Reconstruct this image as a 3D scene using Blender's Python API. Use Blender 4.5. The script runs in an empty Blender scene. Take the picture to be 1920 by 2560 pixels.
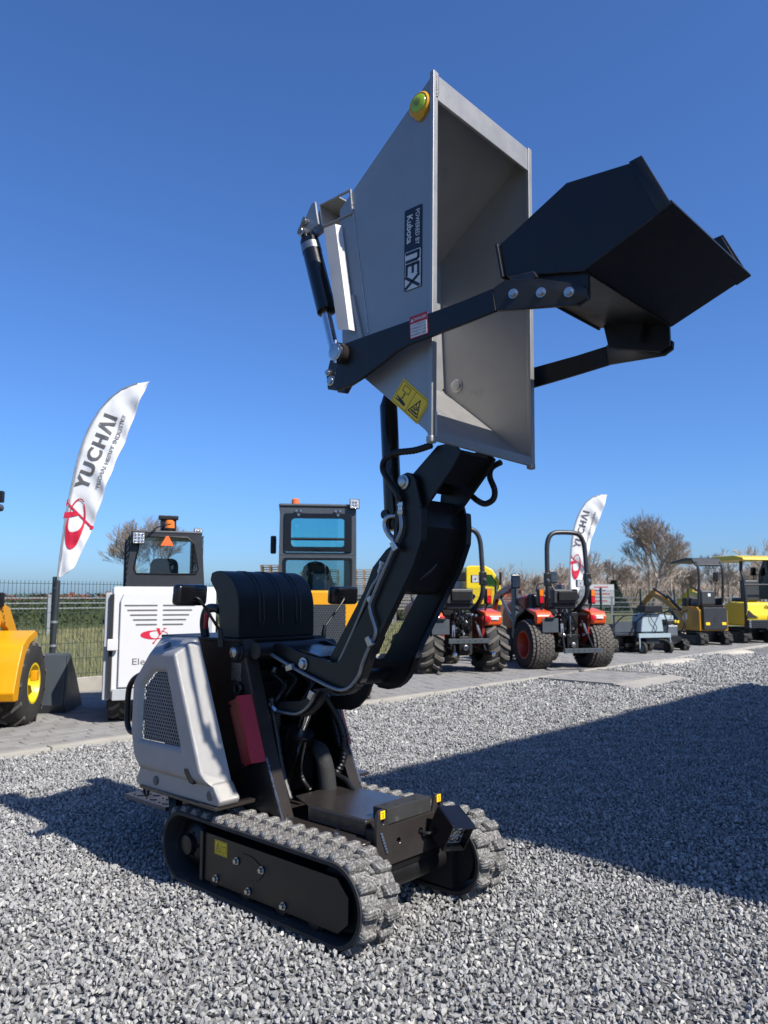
import bpy, bmesh, math, random
import numpy as np
from mathutils import Vector, Matrix, noise
from mathutils.geometry import tessellate_polygon

random.seed(7)
S = bpy.context.scene
COL = S.collection
R = math.radians

# ------------------------------------------------------------------ camera
cam_d = bpy.data.cameras.new('camera')
cam = bpy.data.objects.new('camera', cam_d); COL.objects.link(cam)
cam_d.sensor_fit = 'VERTICAL'; cam_d.sensor_height = 36.0; cam_d.lens = 27.02
cam_d.clip_start = 0.05; cam_d.clip_end = 6000
cam.location = (0, 0, 1.25); cam.rotation_euler = (R(90 + 6.36), 0, 0)
cam_d.dof.use_dof = True; cam_d.dof.focus_distance = 3.3; cam_d.dof.aperture_fstop = 5.0
S.camera = cam

# ------------------------------------------------------------------ sky and sun
SUN_EL = R(45); SUN_AZ = math.atan2(0.7495, -0.6623)
wd = bpy.data.worlds.new('World'); S.world = wd; wd.use_nodes = True
nt = wd.node_tree; bg = nt.nodes['Background']
sky = nt.nodes.new('ShaderNodeTexSky'); sky.sky_type = 'NISHITA'; sky.sun_disc = False
sky.sun_elevation = SUN_EL; sky.sun_rotation = SUN_AZ
sky.altitude = 0; sky.air_density = 1.0; sky.dust_density = 1.0; sky.ozone_density = 10.0
wb_ = nt.nodes.new('ShaderNodeVectorMath'); wb_.operation = 'MULTIPLY'; wb_.inputs[1].default_value = (.76, .92, 1.13)   # even tone of the whole sky
nt.links.new(sky.outputs[0], wb_.inputs[0]); nt.links.new(wb_.outputs[0], bg.inputs[0]); bg.inputs[1].default_value = 0.089
sd = bpy.data.lights.new('sun', 'SUN'); sun = bpy.data.objects.new('sun', sd); COL.objects.link(sun)
sd.energy = 5.0; sd.angle = R(0.53); sd.color = (1.0, 0.95, 0.87)
sdir = Vector((math.sin(SUN_AZ) * math.cos(SUN_EL), math.cos(SUN_AZ) * math.cos(SUN_EL), math.sin(SUN_EL)))
sun.rotation_euler = sdir.to_track_quat('Z', 'Y').to_euler(); sun.location = (6, -6, 9)
S.view_settings.view_transform = 'Standard'; S.view_settings.look = 'None'
S.view_settings.exposure = 0.8; S.view_settings.gamma = 1.0
S.render.engine = 'CYCLES'
S.cycles.max_bounces = 7; S.cycles.transparent_max_bounces = 12

# ------------------------------------------------------------------ materials
M = {}
K = .72   # overall albedo level of the paints below
def newmat(name):
    m = bpy.data.materials.new(name); m.use_nodes = True
    n = m.node_tree.nodes; l = m.node_tree.links
    return m, n, l, n['Principled BSDF']
def paint(name, col, rough=.4, metal=0., var=.12, scale=9., bump=0., bscale=300., coat=0., dirt=None, dirt_amt=.0, dscale=4., spec=.5, rnd=0.):
    """plain surface with slow tone variation, fine relief and optional dirt"""
    m, n, l, b = newmat(name); col = [c * K for c in col[:3]]; dirt = [c * K for c in dirt] if dirt else None
    tc = n.new('ShaderNodeTexCoord')
    nz = n.new('ShaderNodeTexNoise'); nz.inputs['Scale'].default_value = scale; nz.inputs['Detail'].default_value = 6
    nz.inputs['Roughness'].default_value = .65
    l.new(tc.outputs['Object'], nz.inputs['Vector'])
    rp = n.new('ShaderNodeMapRange'); rp.inputs['From Min'].default_value = .3; rp.inputs['From Max'].default_value = .7
    rp.inputs['To Min'].default_value = 1 - var; rp.inputs['To Max'].default_value = 1 + var
    l.new(nz.outputs['Fac'], rp.inputs['Value'])
    mx = n.new('ShaderNodeVectorMath'); mx.operation = 'SCALE'; mx.inputs[0].default_value = col[:3]
    l.new(rp.outputs[0], mx.inputs['Scale']); out = mx.outputs[0]
    if rnd:
        oi = n.new('ShaderNodeObjectInfo'); r2 = n.new('ShaderNodeMapRange')
        r2.inputs['To Min'].default_value = 1 - rnd; r2.inputs['To Max'].default_value = 1 + rnd
        l.new(oi.outputs['Random'], r2.inputs['Value'])
        m2 = n.new('ShaderNodeVectorMath'); m2.operation = 'SCALE'
        l.new(out, m2.inputs[0]); l.new(r2.outputs[0], m2.inputs['Scale']); out = m2.outputs[0]
    if dirt:
        dz = n.new('ShaderNodeTexNoise'); dz.inputs['Scale'].default_value = dscale; dz.inputs['Detail'].default_value = 9
        dz.inputs['Roughness'].default_value = .75; dz.inputs['Distortion'].default_value = .6
        l.new(tc.outputs['Object'], dz.inputs['Vector'])
        dr = n.new('ShaderNodeMapRange'); dr.inputs['From Min'].default_value = .62 - .3 * dirt_amt; dr.inputs['From Max'].default_value = .78 - .3 * dirt_amt
        l.new(dz.outputs['Fac'], dr.inputs['Value'])
        mm = n.new('ShaderNodeMix'); mm.data_type = 'RGBA'
        l.new(dr.outputs[0], mm.inputs['Factor']); l.new(out, mm.inputs['A']); mm.inputs['B'].default_value = (*dirt, 1)
        out = mm.outputs['Result']
    l.new(out, b.inputs['Base Color'])
    rr = n.new('ShaderNodeMapRange'); rr.inputs['To Min'].default_value = max(.03, rough - .10); rr.inputs['To Max'].default_value = min(1, rough + .12)
    n2 = n.new('ShaderNodeTexNoise'); n2.inputs['Scale'].default_value = scale * 2.7; n2.inputs['Detail'].default_value = 5
    l.new(tc.outputs['Object'], n2.inputs['Vector']); l.new(n2.outputs['Fac'], rr.inputs['Value']); l.new(rr.outputs[0], b.inputs['Roughness'])
    b.inputs['Metallic'].default_value = metal; b.inputs['Specular IOR Level'].default_value = spec
    if coat: b.inputs['Coat Weight'].default_value = coat; b.inputs['Coat Roughness'].default_value = .12
    if bump:
        n3 = n.new('ShaderNodeTexNoise'); n3.inputs['Scale'].default_value = bscale; n3.inputs['Detail'].default_value = 3
        l.new(tc.outputs['Object'], n3.inputs['Vector'])
        bp = n.new('ShaderNodeBump'); bp.inputs['Strength'].default_value = bump; bp.inputs['Distance'].default_value = .01
        l.new(n3.outputs['Fac'], bp.inputs['Height']); l.new(bp.outputs[0], b.inputs['Normal'])
    M[name] = m; return m
def glass(name, col=(.55, .75, .8), rough=.02, alpha=.35):
    m, n, l, b = newmat(name)
    n.remove(b); o = n['Material Output']
    tr = n.new('ShaderNodeBsdfTransparent'); tr.inputs[0].default_value = (*col, 1)
    gl = n.new('ShaderNodeBsdfGlossy'); gl.inputs['Roughness'].default_value = rough
    fr = n.new('ShaderNodeFresnel'); fr.inputs[0].default_value = 1.5
    nz = n.new('ShaderNodeTexNoise'); nz.inputs['Scale'].default_value = 3.
    bp = n.new('ShaderNodeBump'); bp.inputs['Strength'].default_value = .03; l.new(nz.outputs['Fac'], bp.inputs['Height']); l.new(bp.outputs[0], gl.inputs['Normal'])
    mx = n.new('ShaderNodeMixShader')
    l.new(fr.outputs[0], mx.inputs[0]); l.new(tr.outputs[0], mx.inputs[1]); l.new(gl.outputs[0], mx.inputs[2]); l.new(mx.outputs[0], o.inputs[0])
    M[name] = m; return m
paint('black_paint', (.0085, .008, .0085), .38, 0, .2, 6, .05, 500, dirt=(.03, .027, .024), dirt_amt=.02, spec=.42)
paint('black_gloss', (.006, .006, .007), .22, 0, .2, 6, .02, 400, spec=.5)
paint('grey_brown_paint', (.034, .029, .027), .22, 0, .18, 5, .04, 500, dirt=(.11, .10, .09), dirt_amt=.03)
paint('black_plastic', (.006, .006, .0065), .42, 0, .2, 12, .05, 700, spec=.4)
paint('black_matt', (.008, .008, .009), .75, 0, .3, 8)
paint('silver_paint', (.435, .43, .425), .46, .65, .05, 5, .10, 900, dirt=(.26, .25, .235), dirt_amt=-.05)
paint('silver_plastic', (.475, .46, .44), .44, .6, .05, 6, .35, 1100)
paint('zinc', (.60, .60, .60), .28, 1., .12, 30, .05, 200)
paint('chrome', (.75, .75, .76), .10, 1., .04, 10)
paint('steel_tube', (.32, .33, .34), .35, .9, .12, 20)
paint('red_paint', (.44, .008, .024), .35, 0, .08, 6, .03, 300, spec=.25)
paint('yellow_sticker', (1.0, .66, .012), .4, 0, .04, 10)
paint('ink', (.012, .012, .014), .5, 0, .1, 10)
paint('white_print', (.72, .73, .74), .45, 0, .04, 10)
paint('navy_sticker', (.012, .016, .028), .35, 0, .05, 10)
paint('red_print', (.62, .012, .045), .45, 0, .05, 10)
paint('danger_red', (.48, .015, .03), .4, 0, .05, 10)
paint('grey_print', (.13, .125, .125), .6, 0, .06, 10)
paint('bubble_green', (.35, .55, .03), .2, 0, .1, 30)
paint('bubble_yellow', (.72, .36, .005), .35, 0, .06, 10)
paint('rubber', (.022, .021, .021), .75, 0, .25, 12, .3, 300, dirt=(.13, .12, .11), dirt_amt=.12, dscale=9)
paint('tyre_rubber', (.024, .0225, .021), .8, 0, .25, 10, .3, 200, dirt=(.09, .08, .07), dirt_amt=.15, dscale=7)
paint('tread_rubber', (.115, .104, .092), .85, 0, .25, 12, .3, 200, dirt=(.15, .135, .115), dirt_amt=.2, dscale=9)
paint('white_body', (.70, .70, .70), .35, 0, .03, 3, .02, 300, coat=.1, dirt=(.52, .50, .47), dirt_amt=-.05)
paint('light_grey_body', (.42, .44, .46), .4, 0, .06, 5)
paint('pale_blue_grey', (.34, .42, .46), .4, 0, .06, 6)
paint('slate_paint', (.062, .075, .088), .38, 0, .1, 5, .03, 300, dirt=(.12, .12, .12), dirt_amt=.02)
paint('dark_cab', (.022, .024, .029), .4, 0, .1, 5, .03, 300)
paint('yellow_body', (.80, .36, .004), .35, 0, .05, 4, .02, 300, coat=.2)
paint('lemon_body', (.85, .62, .01), .35, 0, .05, 4, coat=.2)
paint('dull_yellow', (.55, .26, .012), .4, 0, .08, 4)
paint('rim_yellow', (.80, .58, .01), .4, 0, .06, 6)
paint('orange_body', (.72, .09, .014), .32, 0, .05, 4, coat=.25)
paint('maroon_body', (.30, .03, .02), .3, 0, .06, 4, coat=.3)
paint('rim_red', (.45, .045, .015), .4, 0, .06, 6)
paint('amber_lens', (.80, .20, .01), .15, 0, .05, 10, coat=.5)
paint('red_lens', (.55, .01, .02), .15, 0, .05, 10, coat=.5)
paint('orange_tri', (.85, .16, .03), .4, 0, .05, 10)
paint('lens', (.62, .64, .66), .12, .3, .25, 60, .6, 120, coat=.4)
paint('seat', (.03, .032, .036), .45, 0, .15, 12, .2, 200)
paint('concrete', (.36, .34, .30), .9, 0, .12, 3, .5, 90, dirt=(.20, .18, .14), dirt_amt=.1, dscale=2.5)
paint('paver', (.25, .243, .232), .9, 0, .10, 5, .5, 60, dirt=(.17, .16, .14), dirt_amt=.10, dscale=1.2, rnd=.13)
paint('fence_green', (.028, .055, .042), .5, 0, .1, 6)
paint('post_grey', (.030, .034, .04), .45, 0, .1, 6)
paint('galv', (.45, .46, .46), .45, .7, .12, 8)
paint('flag_cloth', (.82, .83, .85), .75, 0, .03, 3, .1, 300)
paint('bark', (.26, .22, .185), .95, 0, .25, 3, .4, 40)
paint('twig', (.38, .31, .255), .95, 0, .2, 3, rnd=.25)
paint('hedge_leaf', (.05, .068, .020), .8, 0, .4, 2.5, rnd=.2)
paint('dry_grass', (.21, .20, .085), .9, 0, .35, 1.5)
paint('conifer', (.024, .046, .016), .85, 0, .35, 3)
paint('roof_tile', (.28, .085, .055), .85, 0, .15, 2)
paint('plaster', (.55, .50, .42), .9, 0, .08, 2)
paint('brick_red', (.22, .07, .045), .9, 0, .15, 3)
paint('wood', (.30, .19, .105), .85, 0, .25, 5, rnd=.2)
paint('grey_wood', (.26, .23, .21), .9, 0, .2, 5, rnd=.15)
paint('blue_print', (.04, .07, .35), .5, 0, .05, 5)
paint('hall_wall', (.42, .42, .42), .6, 0, .05, 2)
paint('stone', (.5, .5, .5), .85, 0, .2, 2)
glass('cab_glass', (.72, .84, .86)); glass('teal_glass', (.66, .95, .95)); glass('dark_glass', (.22, .25, .27)); glass('clear_glass', (.8, .86, .88))

def track_mat():
    m, n, l, b = newmat('scuffed_rubber')
    tc = n.new('ShaderNodeTexCoord')
    a = n.new('ShaderNodeTexNoise'); a.inputs['Scale'].default_value = 30; a.inputs['Detail'].default_value = 10; a.inputs['Roughness'].default_value = .70; a.inputs['Distortion'].default_value = 3.0
    l.new(tc.outputs['Object'], a.inputs['Vector'])
    r = n.new('ShaderNodeValToRGB'); e = r.color_ramp.elements
    e[0].position = .36; e[0].color = (.03, .029, .028, 1); e[1].position = .64; e[1].color = (.42, .41, .39, 1)
    x = e.new(.47); x.color = (.11, .105, .10, 1); x = e.new(.56); x.color = (.24, .235, .225, 1)
    l.new(a.outputs['Fac'], r.inputs['Fac']); l.new(r.outputs[0], b.inputs['Base Color'])
    b.inputs['Roughness'].default_value = .8
    w = n.new('ShaderNodeTexWave'); w.inputs['Scale'].default_value = 26; w.inputs['Distortion'].default_value = 1.5; w.inputs['Detail'].default_value = 2
    l.new(tc.outputs['Object'], w.inputs['Vector'])
    ad = n.new('ShaderNodeMath'); ad.inputs[1].default_value = .6; ad.operation = 'MULTIPLY_ADD'; l.new(w.outputs['Fac'], ad.inputs[0]); l.new(a.outputs['Fac'], ad.inputs[2])
    bp = n.new('ShaderNodeBump'); bp.inputs['Strength'].default_value = .45; bp.inputs['Distance'].default_value = .006
    l.new(ad.outputs[0], bp.inputs['Height']); l.new(bp.outputs[0], b.inputs['Normal'])
    M['scuffed_rubber'] = m
track_mat()
def gravel_mats():
    m, n, l, b = newmat('gravel_stone')
    oi = n.new('ShaderNodeObjectInfo'); r = n.new('ShaderNodeValToRGB'); e = r.color_ramp.elements
    e[0].position = 0; e[0].color = (.22, .22, .222, 1); e[1].position = 1; e[1].color = (.66, .645, .60, 1)
    for p, c in ((.3, (.33, .33, .325, 1)), (.7, (.42, .416, .405, 1)), (.93, (.50, .49, .47, 1))):
        x = e.new(p); x.color = c
    l.new(oi.outputs['Random'], r.inputs['Fac'])
    tc = n.new('ShaderNodeTexCoord'); a = n.new('ShaderNodeTexNoise'); a.inputs['Scale'].default_value = 1.6; a.inputs['Detail'].default_value = 8; a.inputs['Roughness'].default_value = .7
    l.new(tc.outputs['Object'], a.inputs['Vector'])
    mr = n.new('ShaderNodeMapRange'); mr.inputs['From Min'].default_value = .3; mr.inputs['From Max'].default_value = .7; mr.inputs['To Min'].default_value = .80; mr.inputs['To Max'].default_value = 1.18
    l.new(a.outputs['Fac'], mr.inputs['Value'])
    s = n.new('ShaderNodeVectorMath'); s.operation = 'SCALE'; l.new(r.outputs[0], s.inputs[0]); l.new(mr.outputs[0], s.inputs['Scale'])
    l.new(s.outputs[0], b.inputs['Base Color']); b.inputs['Roughness'].default_value = .88
    bp = n.new('ShaderNodeBump'); bp.inputs['Strength'].default_value = .35; bp.inputs['Distance'].default_value = .3; l.new(a.outputs['Fac'], bp.inputs['Height']); l.new(bp.outputs[0], b.inputs['Normal'])
    M['gravel_stone'] = m
    m, n, l, b = newmat('gravel_bed')
    tc = n.new('ShaderNodeTexCoord'); v = n.new('ShaderNodeTexVoronoi'); v.inputs['Scale'].default_value = 36
    l.new(tc.outputs['Object'], v.inputs['Vector'])
    sp = n.new('ShaderNodeSeparateColor'); l.new(v.outputs['Color'], sp.inputs[0])
    r = n.new('ShaderNodeValToRGB'); e = r.color_ramp.elements
    e[0].color = (.08, .08, .08, 1); e[1].color = (.32, .316, .305, 1); x = e.new(.6); x.color = (.18, .179, .176, 1)  # bed tones darkened to stand in for shadow in the gaps between stones
    l.new(sp.outputs[0], r.inputs['Fac']); l.new(r.outputs[0], b.inputs['Base Color']); b.inputs['Roughness'].default_value = .9
    bp = n.new('ShaderNodeBump'); bp.inputs['Strength'].default_value = .9; bp.inputs['Distance'].default_value = .02; bp.invert = True
    l.new(v.outputs['Distance'], bp.inputs['Height']); l.new(bp.outputs[0], b.inputs['Normal'])
    M['gravel_bed'] = m
    m, n, l, b = newmat('field')
    tc = n.new('ShaderNodeTexCoord'); a = n.new('ShaderNodeTexNoise'); a.inputs['Scale'].default_value = .55; a.inputs['Detail'].default_value = 10; a.inputs['Roughness'].default_value = .7
    l.new(tc.outputs['Object'], a.inputs['Vector']); r = n.new('ShaderNodeValToRGB'); e = r.color_ramp.elements
    e[0].position = .3; e[0].color = (.085, .105, .032, 1); e[1].position = .72; e[1].color = (.27, .215, .12, 1); x = e.new(.52); x.color = (.16, .165, .062, 1)
    l.new(a.outputs['Fac'], r.inputs['Fac']); l.new(r.outputs[0], b.inputs['Base Color']); b.inputs['Roughness'].default_value = .95
    c = n.new('ShaderNodeTexNoise'); c.inputs['Scale'].default_value = 14; c.inputs['Detail'].default_value = 6; l.new(tc.outputs['Object'], c.inputs['Vector'])
    bp = n.new('ShaderNodeBump'); bp.inputs['Strength'].default_value = .8; bp.inputs['Distance'].default_value = .1; l.new(c.outputs['Fac'], bp.inputs['Height']); l.new(bp.outputs[0], b.inputs['Normal'])
    M['field'] = m
gravel_mats()
for m_ in ('scuffed_rubber', 'gravel_stone', 'gravel_bed', 'field'):
    for n_ in M[m_].node_tree.nodes:
        if n_.type == 'VALTORGB':
            for e_ in n_.color_ramp.elements: e_.color = [c * K for c in e_.color[:3]] + [1]

# ------------------------------------------------------------------ mesh helpers
class MB:
    def __init__(s): s.v = []; s.f = []
    def add(s, vs, fs):
        k = len(s.v); s.v += [tuple(v) for v in vs]; s.f += [tuple(i + k for i in f) for f in fs]; return s
    def box(s, x0, x1, y0, y1, z0, z1, mat=None):
        vs = [(x, y, z) for z in (z0, z1) for y in (y0, y1) for x in (x0, x1)]
        if mat is not None: vs = [mat @ Vector(v) for v in vs]
        return s.add(vs, [(0, 2, 3, 1), (4, 5, 7, 6), (0, 1, 5, 4), (2, 6, 7, 3), (0, 4, 6, 2), (1, 3, 7, 5)])
    def bar(s, p, q, w, h, up=(0, 0, 1)):
        p = Vector(p); q = Vector(q); d = (q - p); L = d.length; d.normalize()
        u = Vector(up); sd_ = d.cross(u)
        if sd_.length < 1e-4: sd_ = d.cross(Vector((1, 0, 0)))
        sd_.normalize(); u = sd_.cross(d)
        m = Matrix.Translation(p) @ Matrix((d, sd_, u)).transposed().to_4x4()
        return s.box(0, L, -w / 2, w / 2, -h / 2, h / 2, m)
    def prism(s, pts, a, b, axis='y', holes=()):
        """closed outline (2D) extruded from a to b along axis"""
        mk = {'y': lambda p, t: (p[0], t, p[1]), 'x': lambda p, t: (t, p[0], p[1]), 'z': lambda p, t: (p[0], p[1], t)}[axis]
        loops = [list(pts)] + [list(h) for h in holes]; n = sum(map(len, loops)); allp = [p for lp in loops for p in lp]
        vs = [mk(p, a) for p in allp] + [mk(p, b) for p in allp]; fs = []
        if holes:
            tri = tessellate_polygon([[Vector((p[0], p[1], 0)) for p in lp] for lp in loops])
            for t in tri: fs.append(t); fs.append(tuple(i + n for i in reversed(t)))
        else:
            fs += [tuple(range(n)), tuple(range(2 * n - 1, n - 1, -1))]
        k = 0
        for lp in loops:
            m = len(lp)
            for i in range(m): j = (i + 1) % m; fs.append((k + i, k + j, n + k + j, n + k + i))
            k += m
        return s.add(vs, fs)
    def cyl(s, p, q, r, n=16, r2=None):
        p = Vector(p); q = Vector(q); r2 = r if r2 is None else r2
        d = (q - p).normalized(); a = d.orthogonal().normalized(); b = d.cross(a)
        vs = []
        for c, rr in ((p, r), (q, r2)):
            vs += [c + (a * math.cos(2 * math.pi * i / n) + b * math.sin(2 * math.pi * i / n)) * rr for i in range(n)]
        return s.add(vs, [tuple(range(n - 1, -1, -1)), tuple(range(n, 2 * n))] + [(i, (i + 1) % n, n + (i + 1) % n, n + i) for i in range(n)])
    def lathe(s, p, axis, prof, n=24, cap0=True, cap1=True):
        """prof: (distance along axis, radius)"""
        p = Vector(p); d = Vector(axis).normalized(); a = d.orthogonal().normalized(); b = d.cross(a); vs = []; fs = []
        for t, r in prof:
            vs += [p + d * t + (a * math.cos(2 * math.pi * i / n) + b * math.sin(2 * math.pi * i / n)) * r for i in range(n)]
        for k in range(len(prof) - 1):
            for i in range(n):
                j = (i + 1) % n; fs.append((k * n + i, k * n + j, (k + 1) * n + j, (k + 1) * n + i))
        if cap0: fs.append(tuple(range(n - 1, -1, -1)))
        m = (len(prof) - 1) * n
        if cap1: fs.append(tuple(range(m, m + n)))
        return s.add(vs, fs)
    def tube(s, pts, r, n=8, sub=5, corr=0., closed=False):
        """tube through points (Catmull-Rom); r number or per-point list; corr = rib depth"""
        P = [Vector(p) for p in pts]
        rr = r if isinstance(r, (list, tuple)) else [r] * len(P)
        if sub > 1 and len(P) > 2:
            Q = []; RR = []
            for i in range(len(P) - 1):
                p0 = P[max(i - 1, 0)]; p1 = P[i]; p2 = P[i + 1]; p3 = P[min(i + 2, len(P) - 1)]
                for k in range(sub):
                    t = k / sub
                    Q.append(.5 * ((2 * p1) + (p2 - p0) * t + (2 * p0 - 5 * p1 + 4 * p2 - p3) * t * t + (3 * p1 - p0 - 3 * p2 + p3) * t ** 3))
                    RR.append(rr[i] * (1 - t) + rr[i + 1] * t)
            Q.append(P[-1]); RR.append(rr[-1]); P = Q; rr = RR
        vs = []; fs = []; a = None
        for i, p in enumerate(P):
            d = (P[min(i + 1, len(P) - 1)] - P[max(i - 1, 0)]).normalized()
            if a is None: a = d.orthogonal().normalized()
            a = (a - d * a.dot(d)).normalized(); b = d.cross(a)
            q = rr[i] * (1 + (corr if i % 2 else -corr))
            vs += [p + (a * math.cos(2 * math.pi * k / n) + b * math.sin(2 * math.pi * k / n)) * q for k in range(n)]
        for i in range(len(P) - 1):
            for k in range(n):
                j = (k + 1) % n; fs.append((i * n + k, i * n + j, (i + 1) * n + j, (i + 1) * n + k))
        fs.append(tuple(range(n - 1, -1, -1))); m = (len(P) - 1) * n; fs.append(tuple(range(m, m + n)))
        return s.add(vs, fs)
    def mesh(s, name, bevel=0., seg=2, smooth=40, ang=28):
        me = bpy.data.meshes.new(name); me.from_pydata(s.v, [], s.f); 
        bm = bmesh.new(); bm.from_mesh(me)
        bmesh.ops.remove_doubles(bm, verts=bm.verts, dist=1e-5)
        bmesh.ops.recalc_face_normals(bm, faces=bm.faces)
        if bevel:
            es = [e for e in bm.edges if len(e.link_faces) == 2 and e.calc_face_angle(0) > R(ang)]
            bmesh.ops.bevel(bm, geom=es, offset=bevel, segments=seg, affect='EDGES', profile=.5, clamp_overlap=True)
        bm.to_mesh(me); bm.free()
        if smooth:
            me.polygons.foreach_set('use_smooth', [True] * len(me.polygons)); me.set_sharp_from_angle(angle=R(smooth))
        return me
    def build(s, name, mat, parent=None, **kw):
        o = link(name, s.mesh(name, **kw), mat, parent)
        if kw.get('bevel', 0) > .0025: wn(o)
        return o
def wn(o):
    w = o.modifiers.new('face_weighted', 'WEIGHTED_NORMAL'); w.weight = 80; w.keep_sharp = True; return o
def link(name, me, mat=None, parent=None):
    if mat is not None and not me.materials: me.materials.append(M[mat])
    o = bpy.data.objects.new(name, me); COL.objects.link(o)
    if parent is not None: o.parent = parent
    return o
def tag(o, label, cat, group=None):
    o['label'] = label; o['category'] = cat
    if group: o['group'] = group
    return o
def empty(name, loc, rz=0.):
    o = bpy.data.objects.new(name, None); COL.objects.link(o); o.location = loc; o.rotation_euler = (0, 0, rz); o.empty_display_size = .2; return o
def struct(o): o['kind'] = 'structure'; return o
def stuff(o): o['kind'] = 'stuff'; return o
def dupe(src, parent=None, loc=None, rot=None):
    c = src.copy(); COL.objects.link(c); c.parent = parent
    if loc is not None: c.location = loc
    if rot is not None: c.rotation_euler = rot
    return c
def mirror_mesh(me, name):
    m2 = me.copy(); m2.name = name
    m2.transform(Matrix.Scale(-1, 4, (0, 1, 0))); m2.flip_normals(); return m2
def text_mesh(txt, size=1., bold=0., align='CENTER', sx=1., shear=0., sp=1.):
    cu = bpy.data.curves.new('lettering', 'FONT'); cu.body = txt; cu.size = size; cu.align_x = align; cu.align_y = 'CENTER'; cu.offset = bold; cu.shear = shear; cu.space_character = sp
    cu.resolution_u = 3
    o = bpy.data.objects.new('lettering', cu); COL.objects.link(o)
    me = bpy.data.meshes.new_from_object(o.evaluated_get(bpy.context.evaluated_depsgraph_get()))
    bpy.data.objects.remove(o); bpy.data.curves.remove(cu)
    if sx != 1: me.transform(Matrix.Diagonal((sx, 1, 1, 1)))
    return me
def place_flat(me, origin, u, v, lift=0.):
    """put a flat mesh (xy) onto the plane through origin with axes u, v"""
    u = Vector(u).normalized(); v = Vector(v); v = (v - u * v.dot(u)).normalized(); n = u.cross(v)
    m = Matrix((u, v, n)).transposed().to_4x4(); m.translation = Vector(origin) + n * lift
    me.transform(m); return me
def bolt(mb, p, d, r=.011, h=.01):
    d = Vector(d).normalized(); p = Vector(p)
    mb.cyl(p, p + d * .003, r * 1.5, 14); mb.cyl(p + d * .003, p + d * (.003 + h), r, 6)
def hexgrille(mb, poly, y, cell, hole, thick, mk):
    """perforated sheet: hexagonal rings over the polygon; mk(u, v, depth) -> point"""
    us = [p[0] for p in poly]; vs_ = [p[1] for p in poly]
    def inside(u, v):
        c = False; n = len(poly)
        for i in range(n):
            a = poly[i]; b = poly[i - 1]
            if (a[1] > v) != (b[1] > v) and u < (b[0] - a[0]) * (v - a[1]) / (b[1] - a[1]) + a[0]: c = not c
        return c
    dx = cell; dz = cell * math.sqrt(3) / 2; row = 0; v = min(vs_)
    while v < max(vs_):
        u = min(us) + (dx / 2 if row % 2 else 0)
        while u < max(us):
            if inside(u, v):
                o = [(u + cell / math.sqrt(3) * math.cos(R(60 * k + 30)), v + cell / math.sqrt(3) * math.sin(R(60 * k + 30))) for k in range(6)]
                i_ = [(u + hole * math.cos(R(60 * k + 30)), v + hole * math.sin(R(60 * k + 30))) for k in range(6)]
                vv = [mk(*p, 0) for p in o] + [mk(*p, 0) for p in i_] + [mk(*p, thick) for p in i_]
                mb.add(vv, [(k, (k + 1) % 6, 6 + (k + 1) % 6, 6 + k) for k in range(6)] + [(6 + k, 6 + (k + 1) % 6, 12 + (k + 1) % 6, 12 + k) for k in range(6)])
            u += dx
        v += dz; row += 1
    return mb
# ------------------------------------------------------------------ the yard: axes x (towards the hall) and y (along the kerb)
LO = Vector((-.229, 3.504, 0)); LR = math.atan2(-.677, .736)
LM = Matrix.Translation(LO) @ Matrix.Rotation(LR, 4, 'Z')
def lot(x, y, z=0.): return LM @ Vector((x, y, z))
def tolot(o): o.location = LO; o.rotation_euler = (0, 0, LR); return o
def hgt(x, y):   # gentle waves of the gravel
    return .018 * noise.noise(Vector((x * 1.3, y * 1.3, 2.))) + .020 * noise.noise(Vector((x * 4.3, y * 4.3, 5.))) - .004

m = MB().add([(-2500, -600, -.06), (2500, -600, -.06), (2500, 5000, -.06), (-2500, 5000, -.06)], [(0, 1, 2, 3)])
struct(m.build('grass_field', 'field'))
def grid(x0, x1, y0, y1, st, fz):
    nx = int((x1 - x0) / st) + 1; ny = int((y1 - y0) / st) + 1; g = MB()
    vs = [(x0 + i * st, y0 + j * st, fz(x0 + i * st, y0 + j * st)) for j in range(ny) for i in range(nx)]
    return g.add(vs, [(j * nx + i, j * nx + i + 1, (j + 1) * nx + i + 1, (j + 1) * nx + i) for j in range(ny - 1) for i in range(nx - 1)])
def fz(x, y):
    p = LM @ Vector((x, y, 0)); return hgt(p.x, p.y) - .012
struct(tolot(grid(-3.85, 14, -9, 33, .2, fz).build('gravel_yard', 'gravel_bed')))

# loose crushed stone
def rock(seed, n=12):
    rg = random.Random(seed); bm = bmesh.new()
    for _ in range(n):
        v = Vector((rg.gauss(0, 1), rg.gauss(0, 1), rg.gauss(0, 1))).normalized()
        bm.verts.new((v.x * rg.uniform(.8, 1.15), v.y * rg.uniform(.55, .85), v.z * rg.uniform(.42, .75)))
    r = bmesh.ops.convex_hull(bm, input=bm.verts)
    bmesh.ops.delete(bm, geom=list({g for g in r['geom_interior'] if isinstance(g, bmesh.types.BMVert)}), context='VERTS')
    bmesh.ops.bevel(bm, geom=list(bm.edges), offset=.04, segments=1, affect='EDGES', clamp_overlap=True)
    me = bpy.data.meshes.new('stone'); bm.to_mesh(me); bm.free(); me.materials.append(M['gravel_stone'])
    me.polygons.foreach_set('use_smooth', [True] * len(me.polygons)); me.set_sharp_from_angle(angle=R(30))
    return me
rocks = bpy.data.collections.new('stones')
for k in range(8): rocks.objects.link(bpy.data.objects.new('stone', rock(40 + k, 9 + k % 4)))
rg = np.random.default_rng(3)
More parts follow.
